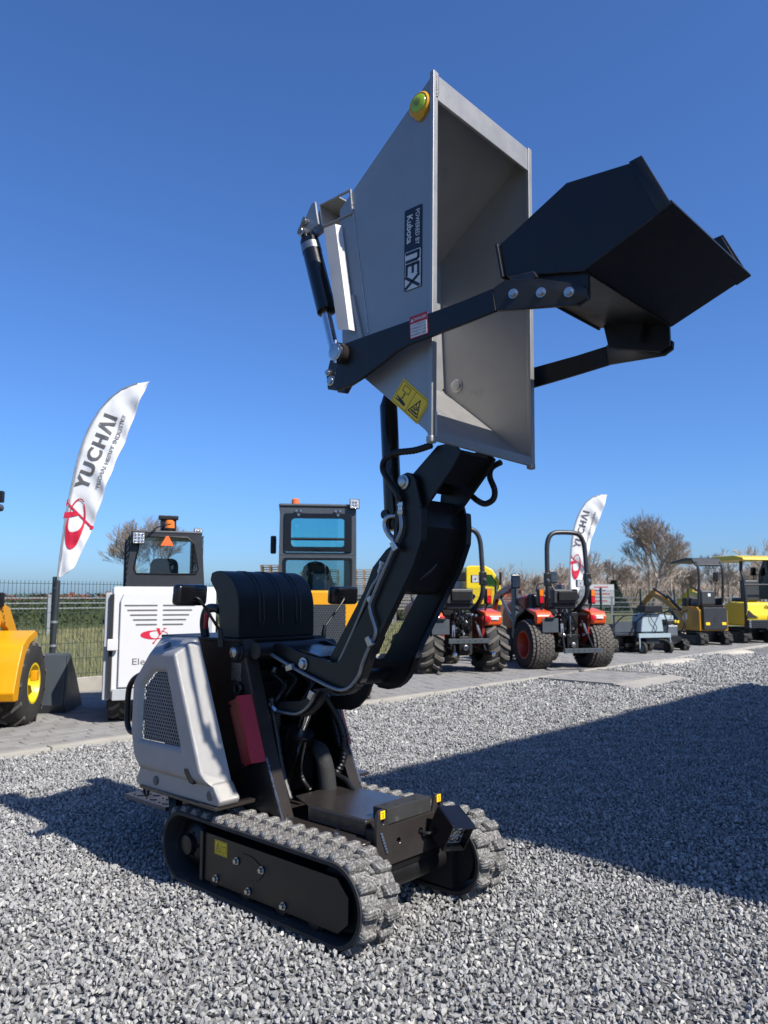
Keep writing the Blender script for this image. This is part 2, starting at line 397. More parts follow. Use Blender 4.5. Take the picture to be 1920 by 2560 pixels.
def scatter():
    pts = []; sc = []
    d = 1.15
    while d < 17:
        f = max(1., d / 6.0); st = .0180 * f           # mean spacing grows with distance as the stones do
        dd = st * (1.0 if d < 4 else 1.12)
        hw = .5 * d * 1.04 + 1.0
        n = int(2 * hw / st)
        xs = (np.arange(n) + rg.random(n)) * st - hw
        ys = d + (rg.random(n) - .5) * dd * 2
        pts.append(np.stack([xs, ys], 1)); sc.append(np.full(n, f)); d += dd
    p = np.concatenate(pts); s = np.concatenate(sc)
    c, sn = math.cos(LR), math.sin(LR)
    lx = (p[:, 0] - LO.x) * c + (p[:, 1] - LO.y) * sn; ly = -(p[:, 0] - LO.x) * sn + (p[:, 1] - LO.y) * c
    ok = (lx > -3.84) & ~((lx < -2.2) & (ly > 8.0) & (ly < 9.95))
    return p[ok], s[ok]
P2, SC = scatter()
hz = np.array([hgt(a, b) for a, b in P2])
me = bpy.data.meshes.new('gravel'); me.vertices.add(len(P2))
zz = hz + rg.random(len(P2)) * .010 * SC - .004
me.vertices.foreach_set('co', np.concatenate([P2, zz[:, None]], 1).astype(np.float32).ravel())
at = me.attributes.new('size', 'FLOAT', 'POINT')
at.data.foreach_set('value', (SC * (.0092 + .0080 * rg.random(len(P2)) ** 1.6 + (rg.random(len(P2)) < .03) * .005)).astype(np.float32))
gr = bpy.data.objects.new('gravel', me); COL.objects.link(gr); stuff(gr)
gr['label'] = 'loose crushed grey stone covering the yard'; gr['category'] = 'gravel'
ng = bpy.data.node_groups.new('scatter_stones', 'GeometryNodeTree')
ng.interface.new_socket('Geometry', in_out='INPUT', socket_type='NodeSocketGeometry'); ng.interface.new_socket('Geometry', in_out='OUTPUT', socket_type='NodeSocketGeometry')
N = ng.nodes; gi = N.new('NodeGroupInput'); go = N.new('NodeGroupOutput')
ci = N.new('GeometryNodeCollectionInfo'); ci.inputs['Collection'].default_value = rocks; ci.inputs['Separate Children'].default_value = True; ci.inputs['Reset Children'].default_value = True
ip = N.new('GeometryNodeInstanceOnPoints'); ip.inputs['Pick Instance'].default_value = True
rv = N.new('FunctionNodeRandomValue'); rv.data_type = 'FLOAT_VECTOR'; rv.inputs[1].default_value = (6.283, 6.283, 6.283)
na = N.new('GeometryNodeInputNamedAttribute'); na.data_type = 'FLOAT'; na.inputs[0].default_value = 'size'
lk = ng.links.new
lk(gi.outputs[0], ip.inputs['Points']); lk(ci.outputs[0], ip.inputs['Instance']); lk(rv.outputs[0], ip.inputs['Rotation']); lk(na.outputs[0], ip.inputs['Scale']); lk(ip.outputs[0], go.inputs[0])
gr.modifiers.new('stones', 'NODES').node_group = ng

# paved apron with running-bond pavers and a kerb
ap = struct(tolot(MB().box(-7.25, -3.965, -6, 26, -.08, .016).build('paved_apron', 'concrete')))
pv = MB().box(-.0815, .0815, -.099, .099, -.03, 0).mesh('paver', bevel=.005, seg=1); pv.materials.append(M['paver'])
cells = []
for i in range(20):
    for j in range(152):
        x = -4.05 - i * .1655; y = -5.6 + j * .2005 + (.1 if i % 2 else 0)
        p = lot(x, y); 
        if abs(p.x) < .53 * p.y + 1.2 and y < 24: cells.append((p.length, x, y))
cells.sort(); rg2 = random.Random(5); rest = MB()
for k, (d, x, y) in enumerate(cells):
    z = .030 + rg2.uniform(-.0025, .0025)
    if k < 300:
        o = link('paver', pv, None, ap); o.location = (x, y, z); o.rotation_euler = (rg2.uniform(-.012, .012), rg2.uniform(-.012, .012), rg2.uniform(-.01, .01))
    else: rest.box(x - .0805, x + .0805, y - .0975, y + .0975, .0, z)
stuff(rest.build('far_pavers', 'paver', ap, smooth=0))
kb = struct(tolot(MB().box(-3.955, -3.865, -6, 26, -.1, -.02).build('kerb', 'concrete')))
ks = MB().box(-.055, .055, -.495, .495, -.12, .0).mesh('kerb_stone', bevel=.012, seg=2); ks.materials.append(M['concrete'])
for j in range(30):
    y = -5 + j
    if 8.0 < y < 10: continue
    o = link('kerb_stone', ks, None, kb); o.location = (-3.91, y, .034 + rg2.uniform(-.006, .006)); o.rotation_euler = (0, rg2.uniform(-.02, .02), rg2.uniform(-.006, .006))
rp = struct(tolot(MB().prism([(-3.86, -.1), (-3.86, .012), (-2.6, .006), (-2.6, -.1)], 8.06, 9.9).build('access_ramp', 'concrete')))
MB().prism([(-2.60, -.1), (-2.60, .026), (-2.28, -.01), (-2.28, -.1)], 8.02, 9.94).build('ramp_lip', 'concrete', rp, bevel=.006)
for s_, e_ in ((8.02, 8.055), (9.905, 9.94)): MB().box(-3.84, -2.61, s_, e_, -.1, .034).build('edge_strip', 'concrete', rp)
for i in range(7):
    for j in range(9):
        o = link('paver', pv, None, rp); o.location = (-3.765 - -.1655 * i, 8.17 + j * .2005, .028 + rg2.uniform(-.002, .002)); o.rotation_euler = (0, 0, rg2.uniform(-.01, .01))
for q, (x, y, a, b) in enumerate(((-3.6, 12.6, .35, 1.3), (-3.6, 16.2, .3, .8))):
    mnd = MB(); n = 14; vs = [(0, 0, .03)]
    for rr in (.5, 1.):
        vs += [(a * rr * math.cos(t) * (1 + .35 * noise.noise(Vector((t * 2, rr, q)))), b * rr * math.sin(t) * (1 + .35 * noise.noise(Vector((t * 2, rr, q + 9)))), .028 if rr < 1 else -.02) for t in [2 * math.pi * k / n for k in range(n)]]
    fs = [(0, 1 + k, 1 + (k + 1) % n) for k in range(n)] + [(1 + k, 1 + n + k, 1 + n + (k + 1) % n, 1 + (k + 1) % n) for k in range(n)]
    o = struct(mnd.add(vs, fs).build('sand_spill', 'plaster')); o.location = lot(x, y, .012); o.rotation_euler = (0, 0, LR)

# hall on the sunny side of the yard (outside the frame; its shadow lies on the gravel)
hall = tag(tolot(empty('dealership_hall', (0, 0, 0))), 'grey flat-roofed hall standing beside the gravel yard', 'building')
MB().box(6.0, 13, 1.22, 9.55, -.1, 7.15).build('wall', 'hall_wall', hall)
MB().box(5.97, 13.05, 1.20, 9.58, 7.15, 7.31).build('roof', 'slate_paint', hall)
MB().box(5.96, 6.04, 4.0, 7.0, 0, 3.2).build('door', 'slate_paint', hall)

# ------------------------------------------------------------------ mesh fence on a concrete plinth
FX = -7.35
fn = tag(tolot(empty('mesh_fence', (0, 0, 0))), 'green welded wire mesh fence on a low concrete plinth behind the machines', 'fence')
fn.location = lot(FX, -.46)
pm = MB(); W = 2.46
for k in range(50): pm.box(-.0022, .0022, k * .05 - .0022, k * .05 + .0022, .22, 1.47)
for z in (.26, .46, .66, .86, 1.06, 1.26, 1.43):
    for dx in (-.006, .006): pm.box(dx - .003, dx + .003, 0, W, z - .003, z + .003)
pmesh = pm.mesh('wire_panel', smooth=0); pmesh.materials.append(M['fence_green'])
plm = MB().box(-.03, .03, .03, 2.47, -.05, .21).mesh('plinth_board', bevel=.008, seg=1); plm.materials.append(M['concrete'])
pom = MB().box(-.03, .03, -.02, .02, -.05, 1.52).mesh('post', bevel=.004, seg=1); pom.materials.append(M['fence_green'])
for k in range(-2, 10):
    o = link('wire_panel', pmesh, None, fn); o.location = (0, k * 2.5 + .02, 0)
    o = link('plinth_board', plm, None, fn); o.location = (0, k * 2.5, 0)
    o = link('post', pom, None, fn); o.location = (0, k * 2.5, 0)

# grass tufts behind the fence
gt = MB(); r3 = random.Random(11)
for k in range(15000):
    x = FX - .15 - r3.random() ** 1.6 * 22; y = r3.uniform(-8, 26); p = lot(x, y)
    if abs(p.x) > .55 * p.y + 1: continue
    h = r3.uniform(.05, .16); a = r3.uniform(0, 6.28); l = r3.uniform(-.06, .06); w = .012 * (1 + (p.y - 10) * .05)
    gt.add([(p.x - w * math.cos(a), p.y - w * math.sin(a), -.06), (p.x + w * math.cos(a), p.y + w * math.sin(a), -.06), (p.x + l, p.y + l, h)], [(0, 1, 2)])
o = stuff(link('grass', gt.mesh('grass', smooth=0), 'dry_grass')); o['label'] = 'rough dry grass growing behind the mesh fence'; o['category'] = 'grass'

# rail fence and clipped hedge further back
rf = tag(tolot(empty('rail_fence', (0, 0, 0))), 'pale concrete post and wire rail fence in front of the hedge', 'fence'); rf.location = lot(-24.5, 0)
rpm = MB().box(-.06, .06, -.06, .06, -.1, 1.35).mesh('post', bevel=.01, seg=1); rpm.materials.append(M['galv'])
for k in range(-5, 16):
    o = link('post', rpm, None, rf); o.location = (0, k * 3.0 + .6, 0)
for z in (.88, 1.06, 1.24): MB().box(-.015, .015, -16, 48, z - .018, z + .018).build('rail', 'galv', rf)
def leaf_mass(mb, n, fpos, size, rgx):
    for _ in range(n):
        p = Vector(fpos(rgx)); d = Vector((rgx.gauss(0, 1), rgx.gauss(0, 1), rgx.gauss(0, .7))).normalized(); e = d.orthogonal().normalized(); s_ = size * rgx.uniform(.6, 1.4)
        mb.add([p - d * s_, p + e * s_ * .5, p + d * s_], [(0, 1, 2)])
    return mb
hd = tag(tolot(empty('hedge', (0, 0, 0))), 'long clipped brownish green hedge behind the rail fence', 'hedge'); hd.location = lot(-30, 0)
r4 = random.Random(21)
def hedge_pos(g):
    y = g.uniform(-26, 42); t = g.random()
    top = 1.38 + .10 * noise.noise(Vector((y * .9, 1, 1))) + .06 * noise.noise(Vector((y * 3.9, 4, 1)))
    return (g.gauss(0, .3) + .3, y, top * (t ** .6) + g.gauss(0, .03))
stuff(leaf_mass(MB(), 26000, hedge_pos, .10, r4).build('foliage', 'hedge_leaf', hd, smooth=0))
MB().box(-.3, .25, -26, 42, -.1, 1.12).build('inner_growth', 'hedge_leaf', hd)

# ------------------------------------------------------------------ bare trees
def bare_tree(name, mb_t, mb_b, seed, H, stems=1, spread=.5, depth=5, r0=.11, rmin=.012):
    g = random.Random(seed)
    def grow(p, d, L, r, k):
        n = 3; pts = [p.copy()]; q = p.copy()
        for i in range(n):
            d = (d + Vector((g.gauss(0, .10), g.gauss(0, .10), g.gauss(0, .05) + .05))).normalized(); q = q + d * L / n; pts.append(q.copy())
        f_ = max(r, rmin); (mb_t if k == 0 else mb_b).tube(pts, [f_, max(rmin, r * .88), max(rmin, r * .76), max(rmin * .8, r * .62)], n=6 if k < 2 else 3, sub=1)
        if k >= depth: return
        nb = 3 if k < 2 else 4
        for b in range(nb):
            t = g.uniform(.45, 1.) if b else 1.; a = pts[min(n, max(1, int(t * n + .5)))]
            s_ = spread * (.55 if b == 0 else 1.)
            nd = (d + Vector((g.gauss(0, s_), g.gauss(0, s_), g.gauss(.05, s_ * .55)))).normalized()
            grow(a, nd, L * g.uniform(.62, .82), r * (.62 if b == 0 else g.uniform(.36, .5)), k + 1)
    for s_ in range(stems):
        a = 6.283 * s_ / max(1, stems) + .4
        lean = Vector((math.cos(a), math.sin(a), 0)) * (.12 if stems > 1 else 0)
        grow(Vector((math.cos(a) * .35, math.sin(a) * .2, -.1)) if stems > 1 else Vector((0, 0, -.1)), (Vector((0, 0, 1)) + lean).normalized(), H * .27, r0, 0)
def tree_obj(name, label, loc, seed, H, group=None, **kw):
    t = MB(); b = MB(); bare_tree(name, t, b, seed, H, **kw)
    o = tag(empty(name, loc), label, 'tree', group)
    t.build('trunk', 'bark', o); b.build('crown', 'twig', o, smooth=60)
    return o
tree_obj('bare_tree', 'tall leafless tree with several stems behind the small excavators', (22.6, 65, 0), 4, 10.2, stems=3, depth=6, r0=.17, spread=.40, rmin=.0105)
tree_obj('bare_tree', 'leafless tree rising behind the white skid loader', (-18.3, 60, 0), 9, 9.6, stems=2, depth=6, r0=.15, spread=.5, rmin=.0105)
wt = []
for s_ in range(3):
    t = MB(); b = MB(); bare_tree('w', t, b, 60 + s_, 6.2, depth=5, r0=.11, spread=.42, rmin=.013); wt.append((t.mesh('trunk'), b.mesh('crown', smooth=60)))
for a, b in wt: a.materials.append(M['bark']); b.materials.append(M['twig'])
r5 = random.Random(33)
wl = [(13.0 + .92 * k + r5.uniform(-.8, .8), 92 + r5.uniform(-8, 14)) for k in range(58)]
for k, (x, y) in enumerate(wl):
    o = tag(empty('woodland_tree', (x * y / 92, y, 0), r5.uniform(0, 6.28)), 'leafless brown tree in the wood on the horizon', 'tree', 'leafless trees of the distant wood')
    s_ = r5.uniform(.95, 1.35) * (1.0 if x > 24 else .85 if x > 19 else .7); o.scale = (s_ * 1.25, s_ * 1.25, s_)
    a, b = wt[k % 3]; link('trunk', a, None, o); link('crown', b, None, o)
und = MB(); r6 = random.Random(5)
def und_pos(g):
    x = g.uniform(11, 75); return (x, 100 + g.gauss(0, 3), abs(g.gauss(0, 1.7)) * (.6 + .5 * min(1, (x - 8) / 20)))
for _ in range(22000):
    p = Vector(und_pos(r6)); d = Vector((r6.gauss(0, .5), r6.gauss(0, .3), 1)).normalized(); L = r6.uniform(.5, 1.9); w = .035
    und.add([p - Vector((w, 0, 0)), p + Vector((w, 0, 0)), p + d * L], [(0, 1, 2)])
o = stuff(und.build('undergrowth', 'twig', smooth=0)); o['label'] = 'brown leafless scrub under the distant trees'; o['category'] = 'scrub'
for k, (x, y, h) in enumerate(((17.6, 66, 2.4), (20.2, 68, 2.7), (15.9, 70, 2.0))):
    cb = tag(empty('conifer_bush', (x, y, 0)), ('dark green conifer bush of middling height at the foot of the wood', 'tallest dark green conifer bush at the foot of the wood', 'lowest dark green conifer bush beside the wood')[k], 'bush', 'dark conifers by the wood')
    rr = random.Random(70 + k)
    def cpos(g, h=h):
        z = g.random() ** 1.2 * h; a = g.uniform(0, 6.28); q = (1 - z / h) ** .8 * h * .55 * g.random() ** .4; return (q * math.cos(a), q * math.sin(a), z)
    leaf_mass(MB(), 1500, cpos, .22, rr).build('foliage', 'conifer', cb, smooth=0)
    MB().cyl((0, 0, -.1), (0, 0, h * .8), .08, 6, .02).build('trunk', 'bark', cb)
# ------------------------------------------------------------------ the tracked dumper (x forward, y to its left)
D = tag(tolot(empty('tracked_dumper', (0, 0, 0))), 'black and silver tracked dumper with raised skip and loading shovel on the gravel', 'dumper')
def part(name, mat, mb, parent=D, **kw): return mb.build(name, mat, parent, **kw)

# --- undercarriage
TZ, TR, XA, XB = .163, .148, -.497, .461
def loop_pt(s_, r):
    L = XB - XA; C = math.pi * TR; T = 2 * L + 2 * C; s_ %= T
    if s_ < L: return Vector((XA + s_, 0, TZ + r)), Vector((0, 0, 1))
    s_ -= L
    if s_ < C: a = s_ / TR; n = Vector((math.sin(a), 0, math.cos(a))); return Vector((XB, 0, TZ)) + n * r, n
    s_ -= C
    if s_ < L: return Vector((XB - s_, 0, TZ - r)), Vector((0, 0, -1))
    s_ -= L; a = s_ / TR; n = Vector((-math.sin(a), 0, -math.cos(a))); return Vector((XA, 0, TZ)) + n * r, n
TL = 2 * (XB - XA) + 2 * math.pi * TR
NP = 36; PITCH = TL / NP
def belt():
    m = MB(); n = 144; prof = [(-.0975, -.016), (-.0975, -.002), (-.091, .002), (.091, .002), (.0975, -.002), (.0975, -.016), (.03, -.018), (-.03, -.018)]
    vs = []
    for i in range(n):
        for y, o in prof:
            p, nn = loop_pt(i * TL / n, TR + o); vs.append((p.x, y, p.z))
    k = len(prof)
    return m.add(vs, [(i * k + a, i * k + (a + 1) % k, ((i + 1) % n) * k + (a + 1) % k, ((i + 1) % n) * k + a) for i in range(n) for a in range(k)])
bm_ = belt().mesh('rubber_track', smooth=35); bm_.materials.append(M['scuffed_rubber']); bm_.materials.append(M['rubber'])
for p_ in bm_.polygons:
    c_ = p_.center; dx_ = max(XA - c_.x, 0, c_.x - XB) * (1 if c_.x > 0 else -1); rr_ = Vector((dx_, 0, c_.z - TZ))
    p_.material_index = 0 if rr_.length > TR + .0005 and abs(c_.y) < .09 else 1
# tread lug: tapered block with three ridges and a low neighbouring web
lg = MB()
def frus(mb, x0, x1, y0, y1, z0, z1, t, sk=0.):
    vs = [(x0, y0, z0), (x1, y0, z0), (x1 + sk, y1, z0), (x0 + sk, y1, z0), (x0 + t, y0 + t, z1), (x1 - t, y0 + t, z1), (x1 - t + sk, y1 - t, z1), (x0 + t + sk, y1 - t, z1)]
    mb.add(vs, [(0, 3, 2, 1), (4, 5, 6, 7), (0, 1, 5, 4), (1, 2, 6, 5), (2, 3, 7, 6), (3, 0, 4, 7)])
frus(lg, -.022, .022, -.044, .036, -.002, .022, .0075, .008)
for q in (-.026, -.008, .010): frus(lg, -.011, .011, q, q + .009, .020, .0242, .0015)
frus(lg, -.012, .012, .036, .062, -.002, .010, .004)
lgm = lg.mesh('tread_lug', bevel=.003, seg=1, smooth=50); lgm.materials.append(M['scuffed_rubber'])
inner = []
for sy in (-1, 1):
    y = sy * .3425
    tr = link('rubber_track', bm_, None, D); tr.location = (0, y, 0)
    for i in range(NP):
        for row in (0, 1):
            p, n = loop_pt((i + .5 * row) * PITCH, TR + .002)
            o = link('tread_lug', lgm, None, tr); t = Vector((0, 1, 0)).cross(n)
            yd = Vector((0, 1 if row else -1, 0)); xd = yd.cross(n)
            mt = Matrix((xd, yd, n)).transposed().to_4x4(); mt.translation = Vector((p.x, -.048 * -1 * (1 if row else -1), p.z)) if False else Vector((p.x, .050 * (1 if row else -1), p.z))
            # the block's broad end points outwards
            o.matrix_local = mt @ Matrix.Rotation(math.pi, 4, 'Z')
    e = sy
    def yy(v): return e * v
    sp = MB(); ol = [(-.37, .246), (.455, .246), (.513, .19), (.513, .10), (.46, .055), (-.376, .048)]
    sp.prism(ol, yy(.398), yy(.406)); sp.box(-.37, .45, min(yy(.28), yy(.398)), max(yy(.28), yy(.398)), .07, .235)
    pl = part('side_plate', 'black_paint', sp, bevel=.002, seg=1)
    part('cover_plate', 'black_paint', MB().prism([(-.10, .215), (-.03, .212), (.035, .185), (.035, .155), (.0, .125), (-.10, .11)], yy(.406), yy(.409)), pl, bevel=.001, seg=1)
    part('end_bracket', 'black_paint', MB().box(-.388, -.366, min(yy(.34), yy(.415)), max(yy(.34), yy(.415)), .045, .25), pl, bevel=.003)
    for bx, bz in ((-.134, .176), (.029, .177), (-.273, .075), (-.054, .077), (.163, .076)):
        b = MB(); bolt(b, (bx, yy(.408), bz), (0, e, 0), .010, .012); part('bolt', 'zinc', b, pl)
    b = MB().lathe((-.515, yy(.27), .158), (0, e, 0), [(0, .10), (.02, .125), (.035, .125), (.05, .11), (.075, .105), (.095, .085), (.105, .045), (.130, .040), (.135, .015)], 28); spk = part('sprocket', 'black_paint', b)
    for k in range(5):
        a = k * 1.2566; bb = MB(); bolt(bb, (-.515 + .05 * math.cos(a), yy(.371), .158 + .05 * math.sin(a)), (0, e, 0), .006, .006); part('hub_bolt', 'black_matt', bb, spk)
    part('idler_wheel', 'black_matt', MB().lathe((.44, yy(.28), .163), (0, e, 0), [(0, .118), (.02, .118), (.03, .09), (.05, .09), (.06, .118), (.08, .118), (.082, .03)], 28))
    for rx in (-.296, -.079, .143, .33):
        part('track_roller', 'black_paint', MB().lathe((rx, yy(.28), .062), (0, e, 0), [(0, .046), (.03, .046), (.04, .03), (.08, .03), (.085, .046), (.115, .046), (.118, .030), (.124, .030)], 22))
    part('inner_guard', 'black_matt', MB().box(-.52, .47, min(yy(.247), yy(.275)), max(yy(.247), yy(.275)), .04, .285))
# warning label on the near side plate
def sticker(name, parent, c, u, v, w, h, mat='yellow_sticker', th=.001):
    u = Vector(u).normalized(); v = Vector(v).normalized(); n = u.cross(v)
    m = Matrix((u, v, n)).transposed().to_4x4(); m.translation = Vector(c)
    return part(name, mat, MB().box(-w / 2, w / 2, -h / 2, h / 2, 0, th, m), parent), m @ Matrix.Translation((0, 0, th))
def ink(parent, m, mb, mat='ink', name='print'):
    """flat marks drawn in sticker coordinates"""
    me = mb.mesh(name, smooth=0); me.transform(m @ Matrix.Translation((0, 0, .0007))); return link(name, me, mat, parent)
def stroke(mb, pts, w, closed=False):
    pts = [Vector((p[0], p[1], 0)) for p in pts]
    if closed: pts = pts + [pts[0], pts[1]]
    for a, b in zip(pts[:-1], pts[1:]):
        d = (b - a).normalized(); nn = Vector((-d.y, d.x, 0)) * w / 2; a2 = a - d * w * .4; b2 = b + d * w * .4
        mb.add([a2 - nn, b2 - nn, b2 + nn, a2 + nn], [(0, 1, 2, 3)])
    return mb
def disc(mb, c, rx, ry=None, n=14):
    ry = rx if ry is None else ry
    return mb.add([(c[0] + rx * math.cos(6.2832 * k / n), c[1] + ry * math.sin(6.2832 * k / n), 0) for k in range(n)], [tuple(range(n))])
NEAR = dict(u=(1, 0, 0), v=(0, 0, 1))
s_, m_ = sticker('warning_label', D, (-.247, -.4065, .201), (1, 0, 0), (0, 0, 1), .088, .058)
k = MB(); stroke(k, [(-.04, -.025), (.04, -.025), (.04, .025), (-.04, .025)], .0016, True); stroke(k, [(0, -.025), (0, .025)], .0014)
stroke(k, [(-.034, -.016), (-.006, -.016), (-.02, .018)], .003, True); stroke(k, [(-.025, -.008), (-.017, -.004), (-.020, .004)], .0025)
stroke(k, [(.006, -.014), (.02, -.017), (.034, -.014), (.034, .012), (.02, .009), (.006, .012)], .002, True); stroke(k, [(.02, -.017), (.02, .009)], .0016); ink(s_, m_, k)

# --- chassis and front beam
part('chassis', 'grey_brown_paint', MB().box(-.92, .44, -.24, .24, .17, .312), bevel=.004)
part('deck_rail', 'grey_brown_paint', MB().box(-.12, .43, -.252, -.18, .313, .322), bevel=.002, seg=1)
part('deck_rail', 'grey_brown_paint', MB().box(-.12, .43, .18, .252, .313, .322), bevel=.002, seg=1)
for bx, by in ((-.055, -.215), (-.01, -.238), (.26, -.222), (-.055, .215), (.26, .222)):
    b = MB(); bolt(b, (bx, by, .322), (0, 0, 1), .011, .012); part('bolt', 'zinc', b)
cv = MB().box(.045, .385, -.185, .185, .322, .388); part('deck_cover', 'grey_brown_paint', cv, bevel=.010, seg=3)
part('deck_tongue', 'grey_brown_paint', MB().prism([(-.11, -.12), (.046, -.18), (.046, .18), (-.11, .12)], .378, .386, 'z'), bevel=.002, seg=1)
fp = [(-.205, .225), (.205, .225), (.205, .36), (.198, .42), (.188, .436), (.158, .436), (.146, .42), (.135, .372), (-.135, .372), (-.146, .42), (-.158, .436), (-.188, .436), (-.198, .42), (-.205, .36)]
circ = lambda cy, cz, r, n=14: [(cy + r * math.cos(6.2832 * k / n), cz + r * math.sin(6.2832 * k / n)) for k in range(n)]
fb = part('front_plate', 'grey_brown_paint', MB().prism(fp, .446, .462, 'x', holes=[circ(-.079, .305, .0125), circ(.055, .312, .014), circ(-.172, .392, .0105), circ(.172, .392, .0105)]), bevel=.0015, seg=1)
part('front_beam', 'black_paint', MB().box(.40, .446, -.20, .20, .19, .36), bevel=.003)
bl = part('stop_block', 'rubber', MB().box(.375, .452, -.135, .135, .373, .432), bevel=.004)
for y in (-.09, -.055, .055, .09):
    part('bolt_hole', 'black_matt', MB().cyl((.40 if abs(y) > .07 else .43, y, .4315), (.40 if abs(y) > .07 else .43, y, .4325), .010, 14), bl)
for y in (-.172, .172):
    s_, m_ = sticker('hook_label', D, (.4622, y, .420), (0, 1, 0), (0, 0, 1), .026, .030)
    k = MB(); stroke(k, [(-.003, -.008), (.002, -.009), (.004, -.005), (0, -.001), (.003, .004), (0, .009), (-.004, .005)], .002); ink(s_, m_, k)
    w_ = MB()
    for q in range(7): w_.cyl((.463, y * (1.05 - .03 * q), .355 - .012 * q), (.466, y * (1.05 - .03 * q), .347 - .012 * q), .006, 6)
    part('weld_bead', 'steel_tube', w_, fb)
part('cross_tube', 'black_paint', MB().cyl((.40, -.24, .16), (.40, .24, .16), .05, 20))
# working lamp
LM2 = Matrix.Translation((.555, .135, .325)) @ Matrix.Rotation(R(28), 4, 'Y') @ Matrix.Rotation(R(-14), 4, 'Z')
lp = MB()
for a in ((-.06, .06, -.058, -.052, -.06, .06), (-.06, .06, .052, .058, -.06, .06), (-.06, .075, -.052, .052, .054, .06), (-.06, .06, -.052, .052, -.06, -.054), (-.06, -.052, -.052, .052, -.054, .054)): lp.box(*a, LM2)
wl_ = part('work_lamp', 'black_gloss', lp, bevel=.0015, seg=1)
part('lens', 'lens', MB().box(.020, .026, -.050, .050, -.052, .052, LM2), wl_)
for i in range(3):
    for j in range(3): part('reflector', 'chrome', MB().lathe(LM2 @ Vector((.026, -.032 + .032 * i, -.032 + .032 * j)), LM2.to_3x3() @ Vector((1, 0, 0)), [(0, .013), (.004, .011), (.005, .004)], 12), wl_)
part('lamp_bracket', 'black_paint', MB().bar((.46, .14, .27), (.55, .135, .26), .05, .008), wl_)
part('lamp_cable', 'black_plastic', MB().tube([(.455, .055, .312), (.485, .07, .305), (.50, .10, .312)], .007, 8, 6, .12), wl_)

# --- upright body
for e in (-1, 1):
    sw = MB().prism([(-.74, 1.05), (-.345, 1.055), (-.165, .57), (-.05, .33), (-.80, .325)], e * .238, e * .248)
    sd_ = part('side_wall', 'black_paint', sw, bevel=.002, seg=1)
    fl = MB()
    for a, b in (((-.352, 1.058), (-.172, .572)), ((-.172, .572), (-.055, .315))):
        y0, y1 = sorted((e * .185, e * .250)); fl.prism([a, b, (b[0] + .016, b[1] + .004), (a[0] + .016, a[1] + .004)], y0, y1)
    part('upright', 'grey_brown_paint', fl, sd_)
    w_ = MB()
    rw = random.Random(3)
    for q in range(26):
        t = q / 25; x = -.165 + .115 * t; z = .56 - .24 * t
        w_.cyl((x + .012, e * (.247 + rw.uniform(-.002, .002)), z), (x + .020, e * .250, z - .010), rw.uniform(.003, .006), 6)
    part('weld_bead', 'steel_tube', w_, sd_)
    yo = e * .248
    part('pivot_boss', 'black_paint', MB().lathe((-.357, yo, 1.003), (0, e, 0), [(0, .040), (.012, .040), (.016, .034), (.03, .034)], 8), sd_)
    part('pivot_pin', 'zinc', MB().lathe((-.357, yo + e * .028, 1.003), (0, e, 0), [(0, .024), (.010, .024), (.014, .018)], 22), sd_)
    part('port_ring', 'black_plastic', MB().tube([(-.354 + .024 * math.cos(t), yo + e * .01, .838 + .024 * math.sin(t)) for t in [.5236 * q for q in range(13)]], .008, 8, 1), sd_)
    # red corner guard
    f0, f1, c0, c1, g0, g1 = (-.43, .772), (-.312, .495), (-.295, .818), (-.182, .540), (-.262, .822), (-.150, .547)
    gd = MB()
    def gp(p, d): return (p[0], e * d, p[1])
    A = [gp(f0, .253), gp((-.372, .792), .262), gp(c0, .305), gp(g0, .25), gp(f1, .253), gp((-.255, .520), .262), gp(c1, .305), gp(g1, .25)]
    gd.add(A + [(p[0] - .002, p[1] - e * .005, p[2]) for p in A], [(0, 1, 5, 4), (1, 2, 6, 5), (2, 3, 7, 6), (8, 12, 13, 9), (9, 13, 14, 10), (10, 14, 15, 11), (0, 4, 12, 8), (3, 11, 15, 7), (0, 8, 9, 1), (1, 9, 10, 2), (2, 10, 11, 3), (4, 5, 13, 12), (5, 6, 14, 13), (6, 7, 15, 14)])
    rd = part('corner_guard', 'red_paint', gd, bevel=.003, seg=2)
    for q in ((-.412, .757), (-.303, .508)): part('bolt_hole', 'black_matt', MB().cyl((q[0], e * .2545, q[1]), (q[0], e * .2565, q[1]), .008, 12), rd)
s_, m_ = sticker('maker_plate', D, (-.379, -.2485, .912), (1, 0, 0), (0, 0, 1), .072, .082, 'zinc')
k = MB()
for q in range(9): stroke(k, [(-.028 + (.01 if q % 3 == 0 else 0), .03 - .0075 * q), (.028 - .006 * (q % 4), .03 - .0075 * q)], .0022)
ink(s_, m_, k, 'grey_print')
for x, z in ((-.031, -.036), (.031, -.036), (-.031, .036), (.031, .036)): part('rivet', 'steel_tube', MB().lathe((-.379 + x, -.2495, .912 + z), (0, -1, 0), [(0, .003), (.001, .002)], 8), s_)
part('engine_bay', 'black_matt', MB().box(-.98, -.60, -.236, .236, .32, 1.03))
part('rear_wall', 'black_matt', MB().box(-.60, -.46, -.236, .236, .32, .90))
part('top_plate', 'black_paint', MB().box(-1.0, -.335, -.262, .262, 1.048, 1.062), bevel=.002, seg=1)
part('running_board', 'grey_brown_paint', MB().box(-.82, -.215, -.462, -.24, .366, .381), bevel=.002, seg=1)
part('running_board', 'grey_brown_paint', MB().box(-.82, -.215, .24, .462, .366, .381), bevel=.002, seg=1)
ft = part('foot_platform', 'slate_paint', MB().box(-1.30, -.90, -.27, .27, .205, .225), bevel=.003)
